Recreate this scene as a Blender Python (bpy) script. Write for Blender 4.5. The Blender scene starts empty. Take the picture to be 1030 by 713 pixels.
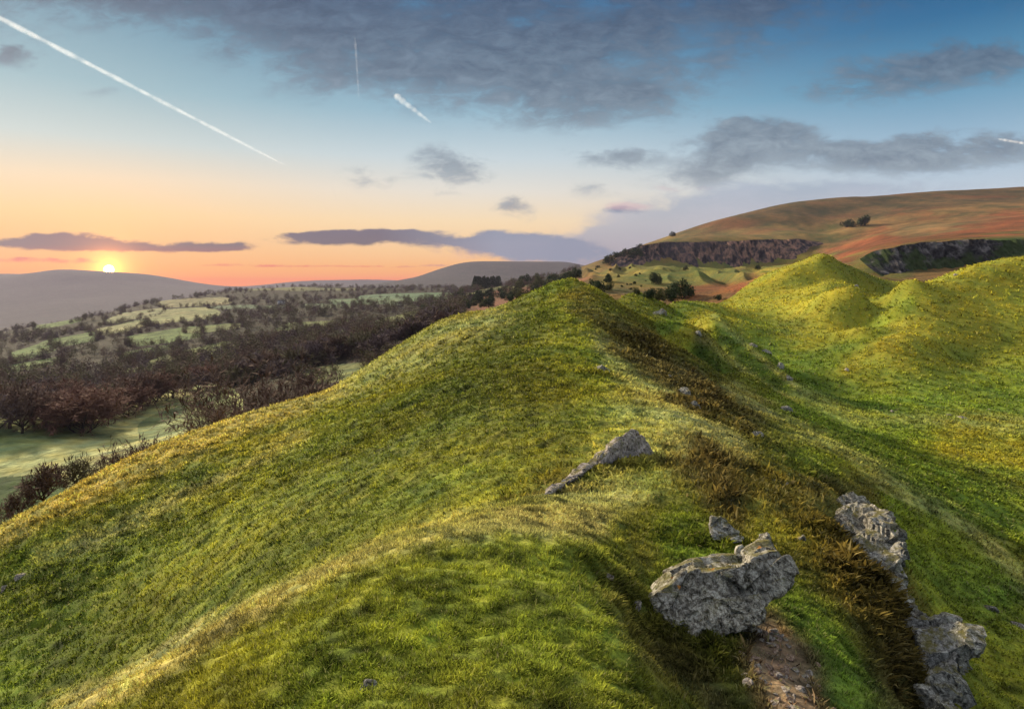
NCOL=1350; STEP=.0036
GRASS=[(700000,1.9,9.5,.031,11),(420000,6,30,.028,12),(330000,20,62,.03,13),(330000,34,165,.028,14,.04,.74)]
SUNEL=23; SUNE=5; SUNANG=4; SUNC=(1,.84,.6); NISH=True; NISHK=.003; ZEN=(.85,.85,.87); SKYK=.6; EXPO=0.75
HAZE=7e-5; HAZEC=(.5,.46,.68); HZ0=-330; HZ1=260

SC_=__import__('bpy').context.scene; SC_.cycles.max_bounces=4; SC_.cycles.diffuse_bounces=2; SC_.cycles.volume_bounces=0; SC_.cycles.transparent_max_bounces=12; SC_.cycles.use_adaptive_sampling=True; SC_.cycles.adaptive_threshold=.02
import bpy, math, random
import numpy as np
F=671.0; HV=280.0
rng=np.random.default_rng(7); random.seed(7)
D=bpy.data; SC=bpy.context.scene; COL=SC.collection

# ---------------------------------------------------------------- terrain shape
# surveyed profiles: for each line of sight (u) a list of (v, forward distance in metres)
PROF={
-250:[(1300,1.3),(1100,3),(960,7),(830,14),(760,17),(710,20),(680,24),(690,32),(650,55),(560,75),(518,92),(455,130),(430,170),(410,240),(395,330),(380,450),(372,560),(390,900),(350,1800),(325,2700),(300,3300),(280,4000),(300,4600)],
0:[(985,2),(900,3.5),(868,7),(800,10),(713,13),(660,14.5),(615,16.5),(570,18.5),(525,21),(538,26),(556,46),(540,66),(500,86),(450,112),(428,128),(412,150),(402,190),(396,220),(385,260),(370,330),(355,420),(345,520),(362,900),(330,1800),(318,2600),(300,3100),(285,3500),(274,4000),(290,4600)],
75:[(934,2),(800,3),(712,3.7),(830,5),(800,7.5),(740,11),(690,13),(630,15.5),(570,18),(520,20.5),(487,23),(500,28),(522,48),(505,72),(480,92),(440,122),(418,150),(400,180),(390,220),(370,290),(350,380),(335,500),(322,640),(345,1200),(325,2200),(315,2700),(300,3200),(285,3600),(271,4000),(290,4600)],
150:[(900,2),(750,3),(672,4),(780,5),(760,7),(720,9.5),(672,12),(630,14),(560,17.5),(500,21),(465,23.5),(447,25.5),(462,32),(478,50),(472,75),(455,100),(440,125),(428,143),(408,165),(398,190),(385,230),(360,320),(340,420),(322,580),(305,850),(322,1400),(312,2600),(300,3100),(290,3500),(276,4000),(290,4600)],
225:[(884,2),(700,3),(655,3.8),(629,4.4),(700,6),(680,8),(632,10.5),(570,14),(520,17.5),(470,22),(435,26),(417,29),(432,37),(448,56),(435,80),(425,110),(412,145),(402,170),(385,220),(350,350),(320,540),(305,750),(293,1000),(305,1600),(300,2500),(296,3300),(291,4000),(290,4600)],
300:[(1040,1.5),(800,2.2),(713,2.75),(650,3.4),(615,4.2),(592,4.8),(640,6),(645,7.5),(610,9),(580,11),(500,16),(440,22.5),(410,29),(395,33),(408,42),(425,60),(412,85),(398,120),(380,160),(365,190),(340,300),(315,500),(300,800),(289,1150),(298,2000),(290,3500),(284,4600),(281,4800)],
375:[(1040,1.5),(800,2.2),(713,2.7),(650,3.3),(600,4),(556,5.4),(600,7),(592,8),(556,10.5),(500,14.5),(440,20.5),(400,27.5),(380,33),(362,38),(385,48),(402,62),(390,90),(378,130),(368,165),(350,230),(325,380),(305,600),(290,1100),(296,2000),(288,3500),(284,4600),(281,4800)],
450:[(1040,1.5),(800,2.2),(713,2.7),(640,3.5),(570,4.6),(530,6.2),(545,7.5),(536,9),(495,12.5),(440,17.5),(386,25),(342,35),(320,42),(365,70),(345,150),(325,250),(308,400),(295,700),(289,1100),(294,2000),(280,2800),(268,3400),(285,4600)],
530:[(1040,1.5),(800,2.2),(713,2.7),(640,3.5),(580,4.6),(540,6),(517,7.4),(508,9),(490,11.5),(450,15),(400,21),(350,31),(315,40),(298,45),(330,70),(305,130),(297,220),(293,400),(291,700),(291,1100),(292,1800),(278,2800),(263,3400),(285,4600)],
568:[(350,28.5),(315,37),(293,43),(280,46),(300,55),(305,70),(298,120),(288,220),(284,400),(286,800),(288,1300),(285,2000),(277,2800),(263,3400),(285,4600)],
600:[(1040,1.5),(800,2.3),(713,2.8),(650,3.5),(600,4.3),(560,5.6),(525,7.8),(500,10),(460,13.5),(420,18),(375,25),(338,32.5),(310,39.5),(294,44),(325,60),(300,100),(290,150),(282,220),(272,400),(268,600),(263,900),(272,1500),(270,3400),(285,4600)],
650:[(1040,1.55),(800,2.5),(713,3.05),(702,3.3),(690,3.9),(650,4.95),(600,6.2),(550,7.5),(500,9.7),(450,14),(410,19.5),(385,26),(360,33),(334,41),(350,52),(330,62),(310,70),(296,78),(313,95),(303,120),(292,160),(280,260),(272,420),(268,590),(248,625),(249,800),(255,1200),(262,3000)],
700:[(1040,1.65),(760,3.),(713,4.15),(650,5.02),(600,6.3),(550,7.7),(500,9.8),(450,14),(428,17.5),(410,22),(385,29),(361,36),(388,43),(334,50),(352,56),(327,62),(326,80),(309,100),(306,125),(295,170),(283,260),(275,400),(268,592),(245,620),(240,700),(233,800),(240,1200),(250,3000)],
750:[(1040,1.75),(713,4.2),(650,5.3),(600,6.5),(550,7.8),(500,10),(475,12.5),(458,15.5),(440,19.5),(420,26),(404,31),(400,36),(376,41),(388,48),(346,57),(366,66),(348,80),(325,100),(308,113),(297,121),(300,150),(292,200),(283,300),(278,420),(270,592),(244,620),(236,700),(225,780),(215,860),(225,1300),(240,3000)],
800:[(1040,2),(713,4.2),(650,5.4),(600,6.7),(550,8.3),(500,10.7),(490,13),(478,16.5),(455,23),(432,28),(415,33),(420,40),(390,51),(395,58),(376,66),(350,80),(325,97),(295,115),(270,124),(280,150),(280,250),(276,400),(260,592),(242,620),(232,700),(215,800),(204,880),(215,1300),(240,3000)],
830:[(445,26.5),(430,38),(400,55),(370,70),(345,83),(310,96),(292,100),(285,112),(253,128),(270,140),(268,160),(270,250),(265,400),(258,560),(246,640),(235,720),(215,810),(200,900),(212,1300)],
850:[(1060,2.2),(713,4.6),(650,5.9),(600,7.1),(550,8.7),(510,10.4),(540,12),(510,15.5),(490,19),(470,23)],
865:[(462,25),(440,36),(405,53),(365,72),(330,85),(297,94),(291,97),(300,107),(290,125),(272,130),(275,160),(268,230),(262,300),(250,420),(240,560),(225,700),(205,840),(198,920),(210,1300)],
900:[(1070,2.3),(713,5.1),(650,6.4),(603,7.6),(640,9),(610,13),(560,17),(520,20.5),(485,24),(460,33),(430,45),(400,56),(370,68),(340,80),(310,90),(291,96),(300,110),(285,140),(283,170),(274,195),(250,215),(247,300),(243,380),(235,520),(222,680),(205,820),(196,920),(210,1300),(240,3000)],
950:[(1018,2),(884,3),(757,4.5),(860,5.7),(825,8),(713,13),(650,15),(600,17.5),(560,20),(510,23),(480,30),(450,39),(425,47),(408,55),(380,66),(350,78),(320,86),(295,92),(282,97),(290,115),(283,150),(276,180),(268,200),(243,215),(240,300),(236,400),(225,550),(210,700),(196,860),(192,930),(205,1300)],
1030:[(1085,2),(930,3.2),(951,5),(867,8),(720,13),(650,16),(600,18.5),(580,20),(540,25),(500,31),(460,40),(430,46),(427,48),(415,54),(395,62),(365,72),(330,82),(300,90),(275,96),(258,101),(265,115),(262,160),(258,195),(240,215),(236,300),(230,400),(215,600),(200,800),(188,950),(200,1300),(240,3000)],
1300:[(1100,3),(950,5),(870,8),(720,13),(600,18.5),(500,31),(430,46),(340,70),(280,90),(240,105),(240,200),(215,350),(190,600),(170,900),(180,1400),(240,3500)],
}
EXTRA=[(612,600,4.3),(626,640,3.75),(640,670,3.4),(604,570,5.1),(640,600,5.9),(648,640,5.0),(660,670,4.45),(675,700,4.1),(632,580,6.3),(622,555,6.9),
 # extra crest and hollow points (u,v,Y)
(110,692,3.85),(187,651,4.2),(262,609,4.6),(338,572,5.1),(412,541,5.8),(490,521,6.8),(560,517,7.8),
(110,467,24.3),(188,432,27.2),(262,406,31),(337,385,35.3),(356,375,36.8),(401,346,39.8),(412,339,40.3),(427,332,41),(438,325,41.5),(465,317,43),(482,315,43.8),(495,312,44.3),(510,308,44.9),(550,289,45.8),(37,506,21.9),
(578,305,39.5),(590,322,36),(625,381,25.5),(665,409,20.5),(685,420,18.4),(720,440,16.4),(740,455,15.5),
(620,309,43),(635,322,42),(675,348,38.5),(720,378,34),(780,421,29.5),
(718,313,62),(735,327,60),(760,347,57),(780,367,54),(795,388,51),(702,330,50),(720,346,47),(770,389,38),(785,404,35.5),(725,368,53),(714,356,54),(735,384,49),(765,404,45),(730,358,72),(770,392,66),(790,405,61),(703,348,44),(690,345,56),(680,340,60),(665,347,58),
(680,338,52),
(815,262,127),(780,280,123.5),(820,257,128.5),(842,262,129),(855,269,130),(880,282,130),
(850,300,100),(860,330,88),(820,300,103),(800,318,101),
(985,426,47.5),(980,268,99),(1005,262,100.5),(925,286,97),
(50,272,4000),(110,273,4000),(200,286,4000),(40,276,4000),(18,275,4000),
(430,275,3400),(412,283,3400),(465,264,3400),(490,262.5,3400),(560,263,3400),
(690,235,800),(730,221,820),(765,212,860),(850,198,905),
(641,296,77),(620,296,77),(665,311,73),(684,323,71),(641,315,94),(620,314,94),(662,314,94),(703,305,104),(722,307,104),(690,324,86),(735,322,88),(748,330,86),(892,322,96),(868,342,90),(842,357,84),(908,334,79),(878,350,73),(852,366,70),(835,385,66),(985,345,80),(1010,352,78),(960,362,76),
(843,268,142),(856,275,144),(820,290,118),(840,285,116),
]
def _drop(u,v,Y): return v+(8*min(1,max(0,(440-u)/80)) if 13<Y<46 else 0)
def uv2p(u,v,Y): return ((u-515)/F*Y, Y, (HV-v)/F*Y)
cp=[]
for u,l in PROF.items():
    for v,Y in l: cp.append(uv2p(u,_drop(u,v,Y),Y))
for u,v,Y in EXTRA: cp.append(uv2p(u,_drop(u,v,Y),Y))
cp=[(math.atan2(x,y),math.log(math.hypot(x,y)),z/math.hypot(x,y)) for x,y,z in cp]
def ring(th,l):
    for r,z in l: cp.append((th,math.log(r),z/r))
for th in (-3.14159,-2.6,2.6,3.14159): ring(th,[(.8,-1.7),(2,-1.7),(5,-1.8),(12,-2.2),(40,-5),(150,-9),(700,5),(3000,40)])
for th in (-2.1,-1.5): ring(th,[(.8,-1.75),(2,-2.1),(4,-3.4),(12,-8),(40,-17),(100,-28),(400,-45),(1500,-80),(4000,-60)])
for th in (1.5,2.1): ring(th,[(.8,-1.75),(2,-2.3),(4,-4),(12,-7.5),(40,-9),(100,0),(300,25),(900,110),(3000,150)])
for th in (-1,-.5,0,.5,1): ring(th,[(.8,-1.68)])
cp=np.array(cp)
KC=0.02
def solve(cp,val):
    d=np.hypot(cp[:,None,0]-cp[None,:,0],cp[:,None,1]-cp[None,:,1])
    n=len(cp); A=np.zeros((n+3,n+3)); A[:n,:n]=-np.sqrt(d*d+KC*KC)+np.eye(n)*0.0005
    P=np.c_[np.ones(n),cp[:,:2]]; A[:n,n:]=P; A[n:,:n]=P.T
    return np.linalg.solve(A,np.r_[val,0,0,0])
W=solve(cp,cp[:,2])
def base_e(th,rho):
    sh=th.shape; th=th.ravel().astype(np.float32); rho=rho.ravel().astype(np.float32); out=np.empty(len(th),np.float32)
    c0=cp[:,0].astype(np.float32); c1=cp[:,1].astype(np.float32); w=(-W[:len(cp)]).astype(np.float32)
    for i in range(0,len(th),20000):
        a=th[i:i+20000,None]-c0; b=rho[i:i+20000,None]-c1
        out[i:i+20000]=np.sqrt(a*a+b*b+KC*KC)@w+W[-3]+W[-2]*th[i:i+20000]+W[-1]*rho[i:i+20000]
    return out.reshape(sh)
# coarse tables
TH=np.concatenate([np.linspace(-math.pi,-.85,60,endpoint=False),np.linspace(-.85,.85,520,endpoint=False),np.linspace(.85,math.pi,60)])
RH=np.linspace(math.log(.25),math.log(5100),900)
ET=base_e(*np.meshgrid(TH,RH,indexing='ij'))
k=np.array([1,4,6,4,1.])/16
for ax in (0,1):
    P=np.pad(ET,[(2,2) if a==ax else (0,0) for a in (0,1)],mode='edge')
    ET=sum(k[j]*np.take(P,range(j,j+ET.shape[ax]),axis=ax) for j in range(5))
seam=(ET[0]+ET[-1])/2
for i in range(20):
    t=i/20; ET[i]=seam*(1-t)+ET[i]*t; ET[-1-i]=seam*(1-t)+ET[-1-i]*t
def interp(T,th,rho):
    fi=np.interp(th,TH,np.arange(len(TH))); fj=np.clip((rho-RH[0])/(RH[1]-RH[0]),0,len(RH)-1.001)
    i=np.minimum(fi.astype(int),len(TH)-2); j=fj.astype(int); a=fi-i; b=fj-j
    a=a; 
    return (T[i,j]*(1-a)+T[i+1,j]*a)*(1-b)+(T[i,j+1]*(1-a)+T[i+1,j+1]*a)*b
_perm=rng.permutation(4096); _grad=rng.normal(size=(4096,2)); _grad/=np.linalg.norm(_grad,axis=1)[:,None]
def noise(x,y,seed=0):
    xi=np.floor(x).astype(np.int64); yi=np.floor(y).astype(np.int64); fx=x-xi; fy=y-yi
    def g(ix,iy,dx,dy):
        h=_perm[(_perm[(ix+seed*57)&4095]+iy)&4095]; G=_grad[h]; return G[...,0]*dx+G[...,1]*dy
    u=fx*fx*fx*(fx*(fx*6-15)+10); v=fy*fy*fy*(fy*(fy*6-15)+10)
    a=g(xi,yi,fx,fy); b=g(xi+1,yi,fx-1,fy); c=g(xi,yi+1,fx,fy-1); d=g(xi+1,yi+1,fx-1,fy-1)
    return (a*(1-u)+b*u)*(1-v)+(c*(1-u)+d*u)*v
def sstep(a,b,x):
    t=np.clip((x-a)/(b-a),0,1); return t*t*(3-2*t)
def relief(x,y,r,micro=True):
    """tussocks, bumps and gullies, in metres; fine ones only close by"""
    z=np.zeros_like(x)
    for L,amp,s in ((.09,.012,1),(.2,.045,2),(.5,.085,3),(1.2,.11,4),(3.,.10,5),(8.,.16,6),(24,.45,7),(70,.7,8),(200,1.2,9)):
        near=sstep(L*400,L*90,r) if L<3 else 1.0          # drops out where too fine to see
        far=sstep(L*1.2,L*6,r) if L<8 else sstep(L*2,L*12,r)                             # big swells never move the ground close by
        if not micro and L<.4: continue
        n=noise(x/L,y/L,s)
        if L in (.2,.5): amp=amp*(.32+.68*sstep(6,14,r))
        if L<2: n=(n+.35-np.abs(n)*.6)
        z+=n*amp*near*far
    # ribbed spoil heaps under the quarry cliff
    th=np.arctan2(x,y); k=sstep(.06,.12,th)*sstep(.42,.33,th)*sstep(190,250,r)*sstep(600,540,r)
    z+=k*1.5*(2.2-np.abs(noise(x/15+noise(x/60,y/60,80),y/95,81))*8.+noise(x/9,y/20,82)*1.6)
    return z
def ground(x,y,micro=True):
    x=np.asarray(x,float); y=np.asarray(y,float); r=np.maximum(np.hypot(x,y),.25)
    return interp(ET,np.arctan2(x,y),np.log(r))*r+relief(x,y,r,micro)
def ground0(x,y):
    r=np.maximum(np.hypot(x,y),.25); return interp(ET,np.arctan2(x,y),np.log(r))*r
def gz(x,y): return float(ground(np.array([x]),np.array([y]))[0])
# ---------------------------------------------------------------- small helpers
from mathutils import Vector, Matrix
def lin(r,g,b): return tuple((c/255/12.92 if c/255<=.04045 else ((c/255+.055)/1.055)**2.4) for c in (r,g,b))
def tag(o,label=None,cat=None,group=None,kind=None):
    if label: o['label']=label
    if cat: o['category']=cat
    if group: o['group']=group
    if kind: o['kind']=kind
    return o
def npmesh(name,verts,faces,mat,parent=None,col=None,smooth=True,mats=None,midx=None):
    """faces: int array (n,3) or (n,4)"""
    m=D.meshes.new(name); verts=np.asarray(verts,np.float32); faces=np.asarray(faces,np.int32); k=faces.shape[1]
    m.vertices.add(len(verts)); m.vertices.foreach_set('co',verts.ravel())
    m.loops.add(faces.size); m.loops.foreach_set('vertex_index',faces.ravel())
    m.polygons.add(len(faces)); m.polygons.foreach_set('loop_start',np.arange(0,faces.size,k,dtype=np.int32))
    if smooth: m.polygons.foreach_set('use_smooth',np.ones(len(faces),bool))
    if col is not None:
        a=m.color_attributes.new('col','FLOAT_COLOR','POINT'); c=np.ones((len(verts),4),np.float32); c[:,:3]=col; a.data.foreach_set('color',c.ravel())
    m.update(calc_edges=True); m.materials.append(mat)
    o=D.objects.new(name,m); COL.objects.link(o); o.parent=parent
    return o
def empty(name,loc): o=D.objects.new(name,None); o.location=loc; COL.objects.link(o); return o
def copy_tree(o,parent=None):
    c=o.copy(); COL.objects.link(c); c.parent=parent
    for ch in o.children: copy_tree(ch,c)
    return c
# ---------------------------------------------------------------- materials
class NT:
    def __init__(s,nt): s.nt=nt
    def n(s,t,**kw):
        x=s.nt.nodes.new(t)
        for k,v in kw.items(): setattr(x,k,v)
        return x
    def put(s,sock,v):
        if v is None: return
        if isinstance(v,bpy.types.NodeSocket): s.nt.links.new(v,sock)
        else:
            if hasattr(sock.default_value,'__len__') and not hasattr(v,'__len__'): v=[v]*len(sock.default_value)
            if hasattr(v,'__len__') and len(sock.default_value)==4 and len(v)==3: v=(*v,1)
            sock.default_value=v
    def m(s,op,a,b=None,c=None,clamp=False):
        x=s.n('ShaderNodeMath',operation=op,use_clamp=clamp); s.put(x.inputs[0],a); s.put(x.inputs[1],b); s.put(x.inputs[2],c); return x.outputs[0]
    def mix(s,f,a,b,bt='MIX'):
        x=s.n('ShaderNodeMix',data_type='RGBA',blend_type=bt); s.put(x.inputs[0],f); s.put(x.inputs[6],a); s.put(x.inputs[7],b); return x.outputs[2]
    def noise(s,vec,scale,detail=4,rough=.55,dist=0):
        x=s.n('ShaderNodeTexNoise'); s.put(x.inputs['Vector'],vec); x.inputs['Scale'].default_value=scale; x.inputs['Detail'].default_value=detail; x.inputs['Roughness'].default_value=rough; x.inputs['Distortion'].default_value=dist; return x.outputs[0]
    def ramp(s,f,stops,interp='LINEAR'):
        x=s.n('ShaderNodeValToRGB'); r=x.color_ramp; r.interpolation=interp
        while len(r.elements)<len(stops): r.elements.new(.5)
        for e,(p,c) in zip(r.elements,stops): e.position=p; e.color=(*c,1) if hasattr(c,'__len__') else (c,c,c,1)
        s.put(x.inputs[0],f); return x.outputs[0]
    def mr(s,v,a,b,c=0.,d=1.,smooth=False):
        x=s.n('ShaderNodeMapRange',interpolation_type='SMOOTHSTEP' if smooth else 'LINEAR'); s.put(x.inputs[0],v); s.put(x.inputs[1],a);s.put(x.inputs[2],b);s.put(x.inputs[3],c);s.put(x.inputs[4],d); return x.outputs[0]
def newmat(name):
    m=D.materials.new(name); m.use_nodes=True; t=NT(m.node_tree); b=m.node_tree.nodes['Principled BSDF']
    b.inputs['Roughness'].default_value=1; b.inputs['Specular IOR Level'].default_value=.1
    return m,t,b
def bump(t,b,h,strength,dist):
    x=t.n('ShaderNodeBump'); x.inputs['Strength'].default_value=strength; x.inputs['Distance'].default_value=dist; t.put(x.inputs['Height'],h); t.nt.links.new(x.outputs[0],b.inputs['Normal'])
def ground_mat(name,s1,s2,bd):
    m,t,b=newmat(name); a=t.n('ShaderNodeVertexColor',layer_name='col'); g=t.n('ShaderNodeNewGeometry').outputs['Position']
    n1=t.noise(g,s1,6,.65); n2=t.noise(g,s2,5,.6)
    c=t.mix(1,a.outputs[0],t.ramp(n1,[(.3,.5),(.5,.95),(.7,1.5)]),'MULTIPLY')
    c=t.mix(1,c,t.ramp(n2,[(.3,(.8,.95,.8)),(.7,(1.22,1.08,1.0))]),'MULTIPLY')
    t.put(b.inputs['Base Color'],c); bump(t,b,t.m('ADD',n1,n2),.7,bd); return m
M={}
M['near']=ground_mat('turf',22,3,.03)
M['mid']=ground_mat('moor_turf',1.6,.35,.5)
M['far']=ground_mat('far_land',.12,.03,3)
m,t,b=newmat('grass_blades'); a=t.n('ShaderNodeVertexColor',layer_name='col'); t.put(b.inputs['Base Color'],a.outputs[0])
tr=t.n('ShaderNodeBsdfTranslucent'); t.put(tr.inputs[0],a.outputs[0]); mx=t.n('ShaderNodeMixShader'); mx.inputs[0].default_value=.4
t.nt.links.new(b.outputs[0],mx.inputs[1]); t.nt.links.new(tr.outputs[0],mx.inputs[2]); t.nt.links.new(mx.outputs[0],t.nt.nodes['Material Output'].inputs[0]); M['grass']=m
def rock_mat(name,dark,mid,light,lichen=1.,scale=1.,orange=False):
    m,t,b=newmat(name); p=t.n('ShaderNodeTexCoord').outputs['Object']
    n1=t.noise(p,3*scale,8,.7); n2=t.noise(p,20*scale,6,.72,.6); n3=t.noise(p,55*scale,4,.7)
    c=t.ramp(n2,[(.38,dark),(.48,mid),(.62,light)])
    spots=t.m('MULTIPLY',t.ramp(n3,[(.52,0.),(.60,1.)]),t.ramp(n1,[(.42,0.),(.55,1.)]))
    c=t.mix(t.m('MULTIPLY',spots,.65*lichen),c,(.52,.52,.46))
    c=t.mix(t.ramp(t.noise(p,5*scale+1,3,.5),[(.6,0.),(.68,.6)]),c,(.09,.10,.035))
    gm=t.n('ShaderNodeNewGeometry'); sz=t.n('ShaderNodeSeparateXYZ'); t.put(sz.inputs[0],gm.outputs['Normal']); c=t.mix(t.m('MULTIPLY',t.ramp(t.noise(p,1.7*scale,4,.6),[(.40,0.),(.62,1.)]),.55),c,t.mix(1,c,(2.0,1.95,1.8),'MULTIPLY')); c=t.mix(t.m('MULTIPLY',t.mr(sz.outputs[2],.68,.95),t.ramp(t.noise(p,6*scale,4,.6),[(.42,0.),(.55,.9)])),c,(.15,.13,.035))
    if orange: c=t.mix(t.ramp(t.noise(p,4.3*scale+3,2,.4),[(.72,0.),(.73,.8)]),c,(.5,.2,.03))
    v=t.n('ShaderNodeTexVoronoi',feature='DISTANCE_TO_EDGE'); sc=t.n('ShaderNodeMapping'); sc.inputs['Scale'].default_value=(3*scale,3*scale,7*scale); sc.inputs['Rotation'].default_value=(.3,.5,.2)
    wv=t.n('ShaderNodeVectorMath',operation='ADD'); nn=t.n('ShaderNodeTexNoise'); nn.inputs['Scale'].default_value=2*scale; t.put(nn.inputs['Vector'],p); t.put(wv.inputs[0],p); t.put(wv.inputs[1],nn.outputs[1])
    t.nt.links.new(wv.outputs[0],sc.inputs[0]); t.nt.links.new(sc.outputs[0],v.inputs['Vector']); cr=t.ramp(v.outputs['Distance'],[(0,.0),(.035,1.)])
    c=t.mix(1,c,t.ramp(v.outputs['Distance'],[(0,.35),(.025,1.)]),'MULTIPLY')
    t.put(b.inputs['Base Color'],c); b.inputs['Roughness'].default_value=.9
    bump(t,b,t.m('ADD',t.m('ADD',t.m('MULTIPLY',n2,.6),t.m('MULTIPLY',n3,.35)),t.m('MULTIPLY',cr,.25)),.9,.05/scale); return m
M['rock']=rock_mat('lichen_rock',(.032,.029,.024),(.16,.145,.122),(.44,.42,.37),orange=True)
M['bluerock']=rock_mat('blue_grey_rock',(.04,.038,.035),(.17,.162,.15),(.42,.41,.38),.8)
M['pink']=rock_mat('pinkish_rock',(.09,.07,.062),(.28,.24,.22),(.47,.42,.39),.6)
M['soilstone']=rock_mat('brown_stone',(.09,.055,.04),(.24,.16,.12),(.4,.3,.24),.2,3.)
m,t,b=newmat('cliff_rock'); p=t.n('ShaderNodeNewGeometry').outputs['Position']
mp=t.n('ShaderNodeMapping'); mp.inputs['Scale'].default_value=(.2,.2,.022); t.put(mp.inputs[0],p)
n1=t.noise(mp.outputs[0],1,8,.68,.1); n2=t.noise(p,.018,4,.6); n3=t.noise(p,.3,5,.7)
c=t.ramp(n1,[(.38,(.012,.011,.012)),(.47,(.06,.048,.045)),(.55,(.24,.14,.10)),(.66,(.42,.23,.15))])
c=t.mix(t.ramp(n2,[(.42,.5),(.5,0.)]),c,(.05,.045,.055)); c=t.mix(t.ramp(n3,[(.55,0.),(.65,.5)]),c,(.07,.07,.03))
t.put(b.inputs['Base Color'],c); bump(t,b,n1,1,3); M['cliff']=m
m,t,b=newmat('quarry_rock'); p=t.n('ShaderNodeNewGeometry').outputs['Position']
n1=t.noise(p,.25,7,.7,.4); n3=t.noise(p,.09,4,.6)
c=t.ramp(n1,[(.4,(.012,.012,.013)),(.52,(.05,.047,.048)),(.66,(.2,.18,.17))]); c=t.mix(t.ramp(n3,[(.47,0.),(.55,.85)]),c,(.035,.055,.015))
t.put(b.inputs['Base Color'],c); bump(t,b,n1,1,.8); M['quarry']=m
def flat(name,c,n=.0,sc=3,rough=.95):
    m,t,b=newmat(name); b.inputs['Roughness'].default_value=rough
    if n:
        p=t.n('ShaderNodeTexCoord').outputs['Object']; q=t.noise(p,sc,5,.6); t.put(b.inputs['Base Color'],t.mix(1,c,t.ramp(q,[(.3,1-n),(.7,1+n)]),'MULTIPLY'))
    else: t.put(b.inputs['Base Color'],c)
    return m
M['bark']=flat('bark',(.055,.042,.032),.4); M['twig']=flat('twigs',(.13,.08,.055),.3,.6); M['twig2']=flat('olive_twigs',(.12,.10,.05),.3,.6)
M['twigr']=flat('red_twigs',(.16,.08,.055),.3,.6); M['twigp']=flat('purple_twigs',(.12,.085,.08),.3,.6); M['leafd']=flat('evergreen_leaves',(.04,.055,.02),.4,2); M['leafo']=flat('olive_leaves',(.085,.085,.03),.4,2)
M['white']=flat('white_render',(.75,.74,.7)); M['slate']=flat('slate',(.09,.09,.1)); M['glass']=flat('dark_pane',(.02,.02,.025),0,3,.2)
M['wood']=flat('weathered_wood',(.12,.1,.08),.3,6)
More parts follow.
